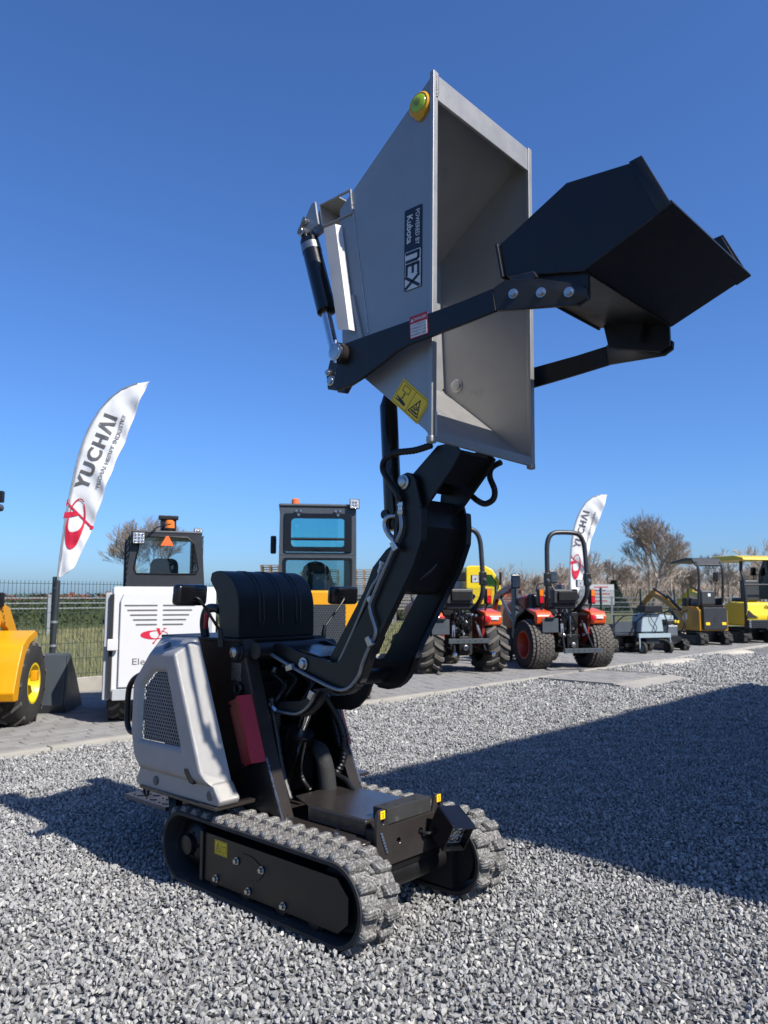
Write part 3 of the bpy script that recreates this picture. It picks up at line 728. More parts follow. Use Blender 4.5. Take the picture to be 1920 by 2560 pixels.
for i in range(6):
    for j in range(9):
        a = .6 if (i + j) % 2 else -.6; cx_, cy_ = -1.26 + .06 * i, -.23 + .057 * j
        part('tread_bar', 'slate_paint', MB().box(-.018, .018, -.004, .004, 0, .003, Matrix.Translation((cx_, cy_, .225)) @ Matrix.Rotation(a, 4, 'Z')), ft)
for e in (-1, 1):
    part('mud_guard', 'black_plastic', MB().tube([(-.80, e * .30, .34), (-.72, e * .33, .30), (-.70, e * .34, .22), (-.71, e * .34, .15)], [.03, .035, .035, .02], 6, 5), bevel=0)
    part('tow_eye', 'black_paint', MB().tube([(-.93 + .02 * math.cos(t), e * .36, .315 + .022 * math.sin(t)) for t in [.5236 * q for q in range(13)]], .007, 8, 1))

# --- silver side pods
GR = [(-.800, .911), (-.672, .917), (-.530, .567), (-.895, .564), (-.890, .828)]
GI = [(-.778, .895), (-.668, .900), (-.545, .582), (-.880, .578), (-.872, .820)]
def pod():
    # rings of 8 points: rim against the body, shoulder, outer face
    rim = [(-.895, 1.050), (-.585, 1.058), (-.315, .46), (-.300, .365), (-.98, .347), (-1.035, .42), (-1.06, .60), (-1.05, .86)]
    out = [(-.812, .978), (-.605, .986), (-.385, .505), (-.315, .462), (-.875, .462), (-.925, .505), (-.955, .61), (-.950, .835)]
    low = [(-.318, .458), (-.262, .395), (-.275, .368), (-.90, .356), (-.945, .372), (-.90, .458)]
    a = MB(); vs = [(x, -.315, z) for x, z in rim] + [(x, -.430, z) for x, z in out] + [(x, -.430, z) for x, z in GR] + [(x, -.414, z) for x, z in GI]
    fs = [(i, (i + 1) % 8, 8 + (i + 1) % 8, 8 + i) for i in range(8)]
    tri = tessellate_polygon([[Vector((x, z, 0)) for x, z in out], [Vector((x, z, 0)) for x, z in GR]]); fs += [tuple(8 + i for i in t) for t in tri]
    fs += [(16 + i, 16 + (i + 1) % 5, 21 + (i + 1) % 5, 21 + i) for i in range(5)]
    a.add(vs, fs); return a, low
pa, low = pod()
pmx = pa.mesh('side_pod', bevel=.013, seg=3, smooth=45, ang=16)
lw = MB().prism(low, -.408, -.30).mesh('pod_sill', bevel=.012, seg=3); lw2 = mirror_mesh(lw, 'pod_sill')
gl = MB(); hexgrille(gl, GI, 0, .0182, .0088, .004, lambda u, v, d: (u, -.4145 + d, v)); glm = gl.mesh('perforated_grille', smooth=0)
gbk = MB().prism(GI, -.404, -.40).mesh('grille_backing', smooth=0)
for me_, mt_ in ((pmx, 'silver_plastic'), (lw, 'silver_plastic'), (glm, 'silver_plastic'), (gbk, 'black_matt')): me_.materials.append(M[mt_])
for e in (-1, 1):
    f = (lambda q, nm: q) if e < 0 else mirror_mesh
    po = link('side_pod', f(pmx, 'side_pod'), 'silver_plastic', D); po.location = (.066, -.046, .012) if e < 0 else (-.10, 0, .012); wn(po)
    wn(link('pod_sill', f(lw, 'pod_sill'), 'silver_plastic', po))
    link('perforated_grille', f(glm, 'grille'), 'silver_plastic', po); link('grille_backing', f(gbk, 'backing'), 'black_matt', po)
    for kx, kz, ky in ((-.758, .405, .408), (-.335, .408, .408)):
        part('round_cap', 'slate_paint', MB().lathe((kx, e * ky, kz), (0, e, 0), [(0, .021), (.003, .021), (.005, .017), (.004, .008)], 20), po)
    part('round_cap', 'slate_paint', MB().lathe((-.735, e * .385, 1.012), (-.05, e * .7, .62), [(0, .022), (.004, .022), (.006, .016)], 20), po)
    part('latch', 'black_gloss', MB().prism([(-.50, .500), (-.47, .502), (-.425, .455), (-.43, .442), (-.455, .444), (-.495, .482)], e * .40, e * .432), po, bevel=.002, seg=1)
    part('grab_handle', 'black_plastic', MB().tube([(-.99, e * .37, .865), (-1.05, e * .375, .835), (-1.09, e * .375, .78), (-1.095, e * .375, .66), (-1.085, e * .375, .61), (-1.05, e * .375, .585), (-.98, e * .37, .59)], .014, 10, 5)).location = (.04, e * .03, .008)

# --- curved engine hood with raised beads, mirrors, control stalk
hp = [(-.386, 1.062), (-.388, 1.19)] + [(-.560 + .172 * math.cos(R(a)), 1.205 + .174 * math.sin(R(a))) for a in range(6, 111, 6)] + [(-.625, 1.335), (-.578, 1.28), (-.548, 1.2), (-.535, 1.062)]
hood = part('engine_hood', 'black_plastic', MB().prism(hp, -.235, .235), bevel=.007, seg=2, ang=40)
for y in (-.10, .015, .13):
    for dy in (-.013, .013):
        part('bead', 'black_plastic', MB().tube([(-.386, y + dy * .4, 1.122), (-.386, y + dy, 1.14), (-.388, y + dy, 1.19)] + [(-.560 + .172 * math.cos(R(a)), y + dy, 1.205 + .174 * math.sin(R(a))) for a in range(12, 97, 12)], .003, 6, 2), hood)
for e in (-1, 1):
    hb = MB().box(-.025, .025, -.088, .088, -.047, .047)
    me_ = hb.mesh('mirror_housing', bevel=.018, seg=4); me_.transform(Matrix.Translation((-.425, e * .475, 1.262)) @ Matrix.Rotation(e * -.18, 4, 'Z') @ Matrix.Rotation(.10, 4, 'Y'))
    mr_ = link('mirror', me_, 'black_gloss', D)
    for q in range(5): part('rib', 'black_gloss', MB().box(-.401, -.3975, e * .475 - .055, e * .475 + .055, 1.235 + .012 * q, 1.238 + .012 * q), mr_)
    part('mirror_glass', 'chrome', MB().box(-.4525, -.4505, e * .475 - .07, e * .475 + .07, 1.228, 1.296), mr_)
    part('mirror_arm', 'black_plastic', MB().tube([(-.42, e * .47, 1.25), (-.395, e * .455, 1.248), (-.39, e * .43, 1.22), (-.40, e * .36, 1.14), (-.405, e * .325, 1.10)], .0065, 8, 4), mr_)
    part('arm_boot', 'black_plastic', MB().tube([(-.405, e * .325, 1.11), (-.405, e * .318, 1.06), (-.405, e * .315, 1.03)], [.010, .014, .016], 10, 3), mr_)
cs = part('control_stalk', 'black_plastic', MB().tube([(-.70, -.20, 1.06), (-.715, -.20, 1.13), (-.69, -.20, 1.19), (-.63, -.20, 1.20), (-.58, -.20, 1.19)], .022, 10, 5))
part('lever_knob', 'danger_red', MB().lathe((-.655, -.235, 1.10), (.2, 0, 1), [(0, .008), (.05, .012), (.075, .014), (.085, .006)], 12), cs)

# --- lift linkage
boom = [(.545, 1.738), (.57, 1.744), (.592, 1.738), (.612, 1.715), (.642, 1.60), (.645, 1.54), (.640, 1.475), (.598, 1.376), (.390, 1.056), (.335, .942), (.315, .912), (.288, .886), (.250, .864), (.205, .854), (.150, .858), (-.185, .959), (-.30, 1.0), (-.30, 1.04), (-.19, 1.045), (-.062, 1.010), (.150, .978), (.185, .984), (.205, 1.005), (.335, 1.19), (.378, 1.255), (.478, 1.415), (.518, 1.478), (.528, 1.52), (.508, 1.615), (.520, 1.70)]
ba = []
for e in (-1, 1):
    b_ = part('boom_arm', 'black_paint', MB().prism(boom, e * .148, e * .132), bevel=.003, seg=2); ba.append(b_)
    # flange strip along the front edge
    fs_ = MB()
    for a, c in zip(boom[4:14], boom[5:15]):
        fs_.prism([a, c, (c[0] + .012, c[1] - .006), (a[0] + .012, a[1] - .006)], e * .128, e * .162)
    part('edge_flange', 'black_paint', fs_, b_)
    part('pivot_pin', 'zinc', MB().lathe((.555, e * .15, 1.705), (0, e, 0), [(0, .030), (.006, .030), (.008, .020), (.014, .019), (.016, .012)], 20), b_)
    part('pivot_pin', 'zinc', MB().lathe((-.028, e * .15, .962), (0, e, 0), [(0, .028), (.005, .028), (.006, .019), (.016, .018), (.018, .012)], 20), b_)
    if e > 0: pass
    lk2 = [(.085, .985), (.150, .945), (.21, .985), (.30, 1.10), (.495, 1.42), (.50, 1.455), (.475, 1.475), (.42, 1.445), (.345, 1.375), (.295, 1.275)]
    if e < 0: part('parallel_link', 'black_paint', MB().prism(lk2, e * .108, e * .095), bevel=.003)
    part('lower_link', 'black_paint', MB().prism([(-.20, .785), (-.06, .80), (-.02, .815), (.03, .86), (.12, .87), (.08, .80), (.03, .755), (-.02, .735), (-.18, .728), (-.25, .74), (-.25, .78)], e * .146, e * .13), bevel=.004)
B0 = ba[0]
part('boom_web', 'black_paint', MB().prism([(.455, 1.262), (.505, 1.275), (.585, 1.40), (.63, 1.53), (.60, 1.64), (.585, 1.64), (.605, 1.53), (.555, 1.42), (.46, 1.30)], -.131, .131), bevel=.003)
part('boom_web', 'black_paint', MB().prism([(.40, 1.30), (.415, 1.30), (.50, 1.46), (.51, 1.60), (.495, 1.60), (.48, 1.47)], -.131, .131))
part('cross_tube', 'black_paint', MB().cyl((.19, -.131, .91), (.19, .131, .91), .032, 18))
part('cross_tube', 'black_paint', MB().cyl((-.26, -.236, 1.012), (-.26, .236, 1.012), .038, 22))
part('boom_cover', 'black_gloss', MB().prism([(-.30, 1.036), (-.06, 1.020), (.06, .998), (.06, .992), (-.06, 1.013), (-.30, 1.029)], -.131, .131))
part('ram_bracket', 'black_paint', MB().prism([(.30, 1.08), (.36, 1.12), (.40, 1.09), (.36, 1.02), (.31, 1.01)], -.131, -.085), bevel=.004)
# tipping ram between boom and skip
part('tipping_ram', 'black_gloss', MB().lathe((.395, -.03, 1.53), (-.055, 0, 1), [(0, .034), (.02, .038), (.54, .038), (.56, .030), (.60, .016)], 22))
part('hose_elbow', 'zinc', MB().tube([(.44, -.07, 1.585), (.415, -.09, 1.58), (.40, -.09, 1.55), (.42, -.09, 1.51), (.47, -.09, 1.47)], .012, 10, 4))
part('ram_clamp', 'black_paint', MB().cyl((.385, -.08, 1.595), (.385, .02, 1.595), .02, 10))
# main lift ram
lr = part('lift_ram', 'black_paint', MB().lathe((-.335, 0, .375), (.13, 0, .27), [(0, .045), (.02, .053), (.24, .053), (.245, .062), (.29, .062), (.293, .035)], 24))
part('ram_rod', 'chrome', MB().cyl((-.215, 0, .625), (-.12, 0, .82), .023, 20), lr)
part('ram_pipe', 'black_gloss', MB().tube([(-.19, -.045, .60), (-.165, -.055, .575), (-.175, -.06, .53), (-.27, -.06, .375)], .010, 8, 4), lr)
part('coolant_hose', 'rubber', MB().tube([(-.10, .07, .375), (-.105, .065, .44), (-.115, .06, .50), (-.14, .06, .545), (-.20, .09, .55), (-.28, .13, .545)], [.040, .040, .038, .036, .034, .03], 16, 6))
part('corrugated_hose', 'black_plastic', MB().tube([(-.17, .10, .80), (-.13, .15, .70), (-.10, .17, .60), (-.105, .165, .50), (-.13, .14, .43), (-.18, .12, .39)], .020, 10, 10, .10))
part('hose', 'black_plastic', MB().tube([(-.16, -.02, .60), (-.19, -.015, .50), (-.185, -.01, .43), (-.13, -.01, .385)], .011, 8, 10, .10))
part('hose', 'black_plastic', MB().tube([(-.13, .12, .44), (-.06, .14, .42), (.0, .13, .385), (.03, .12, .37)], .012, 8, 10, .06))
part('hose', 'black_plastic', MB().tube([(-.23, -.165, .80), (-.20, -.16, .66), (-.15, -.16, .50), (-.09, -.16, .38)], .012, 8, 10, .10))
sh = MB(); hexgrille(sh, [(-.19, .54), (-.06, .55), (-.05, .72), (-.19, .72)], 0, .013, .0052, .002, lambda u, v, d: (-.30 + .25 * (u + .12) ** 2 - d, u, v))
part('heat_shield', 'steel_tube', sh, smooth=0)
part('engine_block', 'black_matt', MB().box(-.45, -.33, -.19, .19, .34, .60), bevel=.01)
part('engine_cover', 'black_gloss', MB().box(-.46, -.36, -.20, .20, .78, .86), bevel=.01)
part('air_filter', 'black_plastic', MB().cyl((-.36, .02, .70), (-.36, .19, .70), .06, 20))
# steel hydraulic lines with clamps
part('hydraulic_line', 'steel_tube', MB().tube([(-.30, -.17, .985), (-.25, -.172, 1.0), (-.18, -.168, .978), (-.036, -.165, .930), (.10, -.165, .893), (.172, -.165, .876), (.228, -.165, .872), (.278, -.165, .890), (.325, -.165, .938), (.345, -.165, .985), (.385, -.165, 1.055), (.418, -.165, 1.104), (.412, -.165, 1.142), (.388, -.165, 1.200), (.398, -.165, 1.245), (.512, -.165, 1.438), (.555, -.165, 1.515), (.552, -.165, 1.575)], .0085, 10, 4), B0)
part('hydraulic_line', 'steel_tube', MB().tube([(.155, -.118, .968), (.24, -.118, 1.101), (.315, -.118, 1.23), (.355, -.118, 1.295), (.385, -.118, 1.326), (.398, -.118, 1.35)], .0085, 10, 4), B0)
part('hydraulic_line', 'steel_tube', MB().tube([(-.20, -.16, .747), (-.12, -.16, .744), (-.06, -.16, .747), (-.01, -.16, .768), (.03, -.16, .80), (.06, -.16, .845)], .0085, 10, 4), B0)
for cx_, cz_, a in ((-.083, .946, 1.25), (.530, 1.455, -.55), (.352, 1.24, -.55), (.395, 1.08, -.5), (.058, .842, .5)):
    mt_ = Matrix.Translation((cx_, -.17, cz_)) @ Matrix.Rotation(-a, 4, 'Y'); yk = -.02 if cx_ != .352 else .035
    cl = part('pipe_clamp', 'zinc', MB().box(-.013, .013, yk - .008, yk + .014, -.024, .016, Matrix.Translation((cx_, -.16, cz_)) @ Matrix.Rotation(a, 4, 'Y')), B0, bevel=.002, seg=1)
for a, b in (((-.30, -.17, .985), (-.255, -.172, 1.0)), ((.552, -.165, 1.575), (.552, -.166, 1.635)), ((.398, -.118, 1.35), (.41, -.118, 1.385)), ((-.235, -.165, .775), (-.20, -.16, .747))):
    part('hose_fitting', 'zinc', MB().lathe(a, Vector(b) - Vector(a), [(0, .012), (.014, .014), (.016, .011), (.032, .011), (.034, .014), (.05, .013)], 6), B0)
part('braided_hose', 'black_plastic', MB().tube([(.552, -.165, 1.62), (.535, -.168, 1.665), (.49, -.17, 1.72), (.462, -.17, 1.768), (.475, -.168, 1.806), (.525, -.16, 1.826), (.615, -.15, 1.826), (.69, -.14, 1.838)], .0135, 10, 12, .07))
part('braided_hose', 'black_plastic', MB().tube([(.551, .165, 1.66), (.59, .17, 1.69), (.633, .17, 1.686), (.683, .17, 1.65), (.722, .17, 1.634), (.761, .17, 1.65), (.768, .17, 1.688), (.746, .17, 1.743), (.756, .17, 1.78), (.802, .17, 1.798)], .0125, 10, 12, .07))
part('braided_hose', 'black_plastic', MB().tube([(.515, .02, 1.50), (.56, .04, 1.44), (.565, .03, 1.38), (.53, -.02, 1.33), (.49, -.06, 1.31)], .012, 10, 12, .08))
part('motor', 'black_gloss', MB().lathe((.505, -.06, 1.435), (.1, 1, .1), [(0, .035), (.02, .045), (.10, .045), (.12, .03)], 18))

# --- skip support, skip and its fittings
for e in (-1, 1):
    part('skip_link', 'black_paint', MB().prism([(.548, 1.725), (.58, 1.745), (.70, 1.838), (.775, 1.842), (.815, 1.800), (.77, 1.74), (.665, 1.63), (.61, 1.58), (.57, 1.64)], e * .118, e * .102), bevel=.003)
part('skip_link_plate', 'black_paint', MB().prism([(.66, 1.73), (.70, 1.79), (.79, 1.815), (.80, 1.80), (.72, 1.74), (.68, 1.70)], -.101, .101))
part('pivot_tube', 'black_paint', MB().cyl((.57, -.131, 1.705), (.57, .131, 1.705), .028, 18))
SKR = Matrix.Translation((.62, 0, 2.5)) @ Matrix.Rotation(R(-1.1), 4, 'X') @ Matrix.Translation((-.62, 0, -2.5))
SK = bpy.data.objects.new('skip', None); COL.objects.link(SK); SK.parent = D; SK.matrix_local = SKR
SK['label'] = 'silver steel skip tipped up with its mouth facing forward'
def skp(name, mat, mb, **kw): return mb.build(name, mat, SK, **kw)
prof = [(.853, 3.205), (.838, 3.194), (.360, 2.838), (.395, 2.190), (.826, 1.838), (.853, 1.803)]
HW = .33
for e in (-1, 1):
    skp('side_panel', 'silver_paint', MB().prism(prof, e * HW, e * (HW - .006)), bevel=.001, seg=1)
    y0, y1 = sorted((e * (HW - .016), e * (HW + .012)))
    skp('edge_flange', 'silver_paint', MB().box(.846, .866, y0, y1, 1.795, 3.212), bevel=.004)
def slab(p, q, t, w=HW - .006):
    d = Vector((q[0] - p[0], q[1] - p[1])).normalized(); n = Vector((-d.y, d.x)) * t
    return MB().prism([p, q, (q[0] + n.x, q[1] + n.y), (p[0] + n.x, p[1] + n.y)], -w, w)
skp('upper_panel', 'silver_paint', slab((.838, 3.190), (.362, 2.836), .006))
skp('back_panel', 'silver_paint', slab((.362, 2.836), (.397, 2.192), .006))
skp('lower_panel', 'silver_paint', slab((.397, 2.192), (.826, 1.840), .006))
skp('upper_flange', 'silver_paint', MB().box(.848, .861, -HW + .006, HW - .006, 3.105, 3.206), bevel=.003)
skp('lower_lip', 'silver_paint', MB().prism([(.812, 1.857), (.863, 1.835), (.863, 1.797), (.851, 1.797), (.818, 1.842)], -HW + .008, HW - .008), bevel=.005)
wb = MB(); rw = random.Random(8)
for q in range(46):
    t = q / 45; wb.cyl((.428 + .105 * t, -HW - .001, 2.862 - .58 * t), (.431 + .105 * t, -HW - .001, 2.846 - .58 * t), rw.uniform(.0025, .0045), 6)
skp('weld_bead', 'silver_paint', wb)
for z0 in (3.11, 1.81):
    wb = MB()
    for q in range(10): wb.cyl((.866, -HW + .008, z0 + .009 * q), (.869, -HW + .010, z0 + .009 * q + .009), rw.uniform(.004, .006), 6)
    skp('weld_bead', 'silver_paint', wb)
skp('inner_bolt', 'zinc', MB().lathe((.470, HW - .006, 2.215), (0, -1, 0), [(0, .032), (.004, .032), (.006, .024), (.016, .024), (.018, .012)], 18))
skp('inner_rib', 'black_paint', MB().bar((.40, HW - .02, 2.20), (.375, HW - .02, 2.47), .012, .006))
# bracket box and guide channel for the shovel ram
bk = MB()
for e in (-1, 1):
    bk = MB(); y0, y1 = sorted((e * .20, e * .335)); yo0, yo1 = sorted((e * .327, e * .337))
    bk.prism([(.235, 2.905), (.350, 2.905), (.350, 2.897), (.235, 2.897)], y0, y1); bk.prism([(.255, 2.802), (.356, 2.802), (.356, 2.794), (.255, 2.794)], y0, y1)
    bk.prism([(.35, 2.905), (.425, 2.905), (.425, 2.897), (.35, 2.897)], yo0, y1 + e * 0 if e > 0 else yo1); bk.prism([(.356, 2.802), (.44, 2.802), (.44, 2.794), (.356, 2.794)], yo0, yo1)
    bk.prism([(.235, 2.905), (.243, 2.905), (.263, 2.794), (.255, 2.794)], y0, y1); bk.prism([(.417, 2.905), (.425, 2.905), (.44, 2.794), (.432, 2.794)], yo0, yo1)
    yp0, yp1 = sorted((e * .20, e * .208)); bk.prism([(.243, 2.90), (.349, 2.90), (.355, 2.80), (.26, 2.80)], yp0, yp1)
    skp('ram_bracket', 'silver_paint', bk, bevel=.0015, seg=1)
    for yq in (.300, .350):
        y0, y1 = sorted((e * yq, e * (yq + .01)))
        skp('clevis_plate', 'silver_paint', MB().prism([(.262, 2.80), (.237, 2.91), (.215, 2.905), (.150, 2.815), (.142, 2.785), (.165, 2.772)], y0, y1), bevel=.002, seg=1)
    gc = [(.325, .379, 2.752), (.366, .360, 2.763), (.384, .340, 2.757), (.474, .340, 2.287), (.459, .360, 2.292), (.422, .379, 2.297)]
    gv = [(x, e * y, z) for x, y, z in gc] + [(x - .005, e * (y + .002), z - .002) for x, y, z in gc]
    skp('guide_channel', 'silver_paint', MB().add(gv, [(0, 1, 4, 5), (1, 2, 3, 4), (6, 11, 10, 7), (7, 10, 9, 8), (0, 6, 7, 1), (1, 7, 8, 2), (5, 4, 10, 11), (4, 3, 9, 10), (0, 5, 11, 6), (2, 8, 9, 3)]), smooth=20)
    skp('brace', 'silver_paint', MB().bar((.45, e * .336, 2.44), (.505, e * .336, 2.25), .010, .016))
    rm = part('shovel_ram', 'black_gloss', MB().lathe((.165, e * .33, 2.795), (.135, 0, -.39), [(0, .030), (.03, .036), (.035, .041), (.40, .041), (.405, .03)], 22), SK)
    part('ram_collar', 'steel_tube', MB().lathe((.185, e * .33, 2.737), (.135, 0, -.39), [(0, .0425), (.035, .0425)], 22), SK)
    part('ram_rod', 'chrome', MB().cyl((.288, e * .33, 2.42), (.372, e * .33, 2.16), .021, 18), SK)
    for px, pz, rr in ((.160, 2.80, .022), (.187, 2.835, .014)):
        skp('pin_head', 'zinc', MB().lathe((px, e * .36, pz), (0, e, 0), [(0, rr), (.008, rr), (.010, rr * .7), (.014, rr * .65)], 16))
    skp('keeper_plate', 'zinc', MB().bar((.155, e * .362, 2.785), (.192, e * .362, 2.848), .004, .04, (0, 1, 0)))
    # clevis at the rod end
    ck = MB()
    for yq in (.298, .352):
        y0, y1 = sorted((e * yq, e * (yq + .010))); ck.prism([(.355, 2.19), (.395, 2.185), (.43, 2.09), (.40, 2.055), (.345, 2.07), (.335, 2.13)], y0, y1)
    part('rod_clevis', 'grey_brown_paint', ck, SK, bevel=.002, seg=1)
    for px, pz, rr in ((.362, 2.098, .021), (.345, 2.135, .014)):
        skp('pin_head', 'zinc', MB().lathe((px + .01, e * .362, pz), (0, e, 0), [(0, rr), (.010, rr), (.012, rr * .7), (.018, rr * .65)], 16))
# --- loading shovel
SH = bpy.data.objects.new('loading_shovel', None); COL.objects.link(SH); SH.parent = D; SH['label'] = 'black loading shovel bucket held out on two arms'
arm = [(.452, 2.205), (.475, 2.228), (.60, 2.232), (.833, 2.238), (1.034, 2.246), (1.166, 2.256), (1.176, 2.178), (1.04, 2.166), (.905, 2.156), (.79, 2.148), (.735, 2.134), (.690, 2.115), (.583, 2.076), (.506, 2.055), (.43, 2.050), (.41, 2.075)]
for e in (-1, 1):
    part('shovel_arm', 'black_paint', MB().prism(arm, e * .405, e * .388), SH, bevel=.003)
    en = MB(); P_ = [((1.166, 2.256), .388), ((1.205, 2.275), .378), ((1.30, 2.262), .356), ((1.44, 2.212), .325), ((1.465, 2.19), .319), ((1.462, 2.162), .319), ((1.425, 2.148), .328), ((1.176, 2.178), .385)]
    vs = [(x, e * (y + .017), z) for (x, z), y in P_] + [(x, e * y, z) for (x, z), y in P_]; n = len(P_)
    en.add(vs, [tuple(range(n)), tuple(range(2 * n - 1, n - 1, -1))] + [(i, (i + 1) % n, n + (i + 1) % n, n + i) for i in range(n)])
    ea = part('arm_end', 'black_paint', en, SH, bevel=.002, seg=1)
    for bx, bz, by in ((1.235, 2.222, .389), (1.325, 2.207, .369), (1.412, 2.190, .350)):
        b = MB(); bolt(b, (bx, e * by, bz), (.22, e, 0), .011, .012); part('bolt', 'zinc', b, SH)
    part('pin_boss', 'grey_brown_paint', MB().cyl((.462, e * .405, 2.188), (.462, e * .432, 2.188), .040, 20), SH)
    part('pivot_pin', 'zinc', MB().lathe((.462, e * .432, 2.188), (0, e, 0), [(0, .034), (.012, .034), (.014, .026), (.016, .026), (.017, .008)], 20), SH)
    part('grease_nipple', 'zinc', MB().cyl((.462, e * .44, 2.145), (.462, e * .44, 2.235), .006, 8), SH)
BW = .335
bp_ = [(1.140, 2.430), (1.160, 2.318), (1.455, 2.250), (1.700, 2.352), (1.726, 2.366), (1.652, 2.536), (1.405, 2.558)]
bk_ = bpy.data.objects.new('shovel_bucket', None)
for e in (-1, 1): part('bucket_side', 'black_paint', MB().prism(bp_, e * BW, e * (BW - .008)), SH, bevel=.003, seg=2)
def bslab(p, q, t, w): 
    d = Vector((q[0] - p[0], q[1] - p[1])).normalized(); n = Vector((-d.y, d.x)) * t
    return MB().prism([p, q, (q[0] + n.x, q[1] + n.y), (p[0] + n.x, p[1] + n.y)], -w, w)
part('bucket_floor', 'black_paint', bslab((1.455, 2.250), (1.702, 2.353), .008, BW + .001), SH, bevel=.002, seg=1)
part('bucket_back', 'black_paint', bslab((1.160, 2.318), (1.455, 2.250), .008, BW + .001), SH, bevel=.002, seg=1)
part('bucket_rear_lip', 'black_paint', bslab((1.136, 2.436), (1.158, 2.310), .012, BW + .012), SH, bevel=.004)
part('cutting_edge', 'black_paint', bslab((1.690, 2.345), (1.742, 2.366), .014, BW + .006), SH, bevel=.003)
for e in (-1, 1):
    part('side_cutter', 'black_paint', MB().prism([(1.615, 2.540), (1.655, 2.545), (1.735, 2.368), (1.698, 2.352)], e * (BW + .007), e * (BW - .001)), SH, bevel=.002)
    part('mount_plate', 'black_paint', MB().prism([(1.20, 2.315), (1.46, 2.252), (1.46, 2.17), (1.42, 2.155), (1.22, 2.215)], e * .318, e * .300), SH, bevel=.003)
    part('mount_gusset', 'black_paint', MB().prism([(1.24, 2.30), (1.38, 2.27), (1.36, 2.20)], e * .298, e * .262), SH)
wb = MB()
for q in range(30): wb.cyl((1.458 + .001, -BW + .02 + .021 * q, 2.248), (1.46, -BW + .036 + .021 * q, 2.248), rw.uniform(.0025, .004), 6)
part('weld_bead', 'black_paint', wb, SH)

# --- stickers on skip and arm (near side)
YS = -HW - .0012
def on_side(o, lift=0): return o
def sideM(cx_, cz_, ang=0., y=YS, par=None):
    u = Vector((math.cos(ang), 0, math.sin(ang))); v = Vector((-math.sin(ang), 0, math.cos(ang)))
    n = u.cross(v); m = Matrix((u, v, n)).transposed().to_4x4(); m.translation = (cx_, y, cz_); return m
def flat(me, m, mat, parent, name='lettering', lift=.0008):
    me.transform(m @ Matrix.Translation((0, 0, lift))); return link(name, me, mat, parent)
def rrect(w, h, r, n=5):
    o = []
    for cx_, cy_, a0 in ((w / 2 - r, h / 2 - r, 0), (-w / 2 + r, h / 2 - r, 90), (-w / 2 + r, -h / 2 + r, 180), (w / 2 - r, -h / 2 + r, 270)):
        o += [(cx_ + r * math.cos(R(a0 + 90 * k / n)), cy_ + r * math.sin(R(a0 + 90 * k / n))) for k in range(n + 1)]
    return o
def plate(w, h, r, th=.001): return MB().prism(rrect(w, h, r), 0, th, 'z').mesh('sticker', smooth=0)
mS = sideM(.763, 2.542, R(-90)) @ Matrix.Translation((0, 0, 0))
bs = flat(plate(.322, .086, .006), mS, 'navy_sticker', D, 'brand_sticker', 0); bs.matrix_local = SKR
flat(text_mesh('POWERED BY', .027, .0004, sx=.84), mS @ Matrix.Translation((-.078, .021, .001)), 'white_print', bs)
flat(text_mesh('Kubota', .039, .0010, sx=.98), mS @ Matrix.Translation((-.080, -.018, .001)), 'white_print', bs)
flat(plate(.150, .076, .006), mS @ Matrix.Translation((.084, 0, .001)), 'white_print', bs, 'white_panel', 0)
k = MB(); t = .0115
def seg(*p): stroke(k, p, t)
seg((.018, -.030), (.018, .028), (.043, .028), (.049, .020), (.049, -.030))                      # n
seg((.064, .028), (.064, -.030)); seg((.064, -.029), (.100, -.029)); seg((.064, .001), (.094, .001)); seg((.064, .028), (.100, .028))
seg((.110, .030), (.152, -.032)); seg((.110, -.032), (.152, .030))
me_ = k.mesh('lettering', smooth=0); flat(me_, mS @ Matrix.Translation((0, 0, .0022)), 'navy_sticker', bs)
mD = sideM(.852, 2.207, R(2), -.4062)
ds = flat(plate(.082, .082, .002), mD, 'danger_red', D, 'danger_label', 0)
flat(plate(.074, .050, .002), mD @ Matrix.Translation((0, -.013, .001)), 'white_print', ds, 'white_panel', 0)
flat(text_mesh('DANGER', .0145, .0003), mD @ Matrix.Translation((.008, .026, .001)), 'white_print', ds)
k = MB(); k.add([(-.036, .020, 0), (-.022, .020, 0), (-.029, .032, 0)], [(0, 1, 2)]); flat(k.mesh('p', smooth=0), mD @ Matrix.Translation((0, 0, .001)), 'white_print', ds)
for q, tx in enumerate(('IT IS STRICTLY', 'FORBIDDEN TO', 'STAND IN THE', 'WORKING AREA')):
    flat(text_mesh(tx, .0098, .0), mD @ Matrix.Translation((0, .005 - .0118 * q, .0021)), 'grey_print', ds)
mW = sideM(.756, 1.956, R(-41))
ws = flat(plate(.168, .096, .003), mW, 'yellow_sticker', D, 'crush_warning_label', 0); ws.matrix_local = SKR
k = MB(); stroke(k, [(-.078, -.042), (.078, -.042), (.078, .042), (-.078, .042)], .0016, True); stroke(k, [(.004, -.042), (.004, .042)], .0016)
stroke(k, [(-.06, .012), (-.022, .012), (-.022, .033), (-.06, .033)], .0022, True)
stroke(k, [(-.041, .006), (-.041, -.012)], .0026)
for s2 in (1, -1): stroke(k, [(-.046, -.003 + s2 * .005), (-.041, -.003 + s2 * .010), (-.036, -.003 + s2 * .005)], .0024)
disc(k, (-.018, -.026), .006); stroke(k, [(-.028, -.025), (-.048, -.022)], .013); stroke(k, [(-.048, -.019), (-.068, -.017)], .005); stroke(k, [(-.048, -.027), (-.068, -.028)], .005)
stroke(k, [(.014, -.030), (.070, -.030), (.042, .026)], .0042, True); stroke(k, [(.026, -.021), (.058, -.021)], .006); stroke(k, [(.030, -.010), (.042, -.012), (.054, -.006)], .005); stroke(k, [(.040, -.004), (.036, .006)], .004); stroke(k, [(.046, -.004), (.050, .004)], .004)
flat(k.mesh('p', smooth=0), mW @ Matrix.Translation((0, 0, .001)), 'ink', ws)
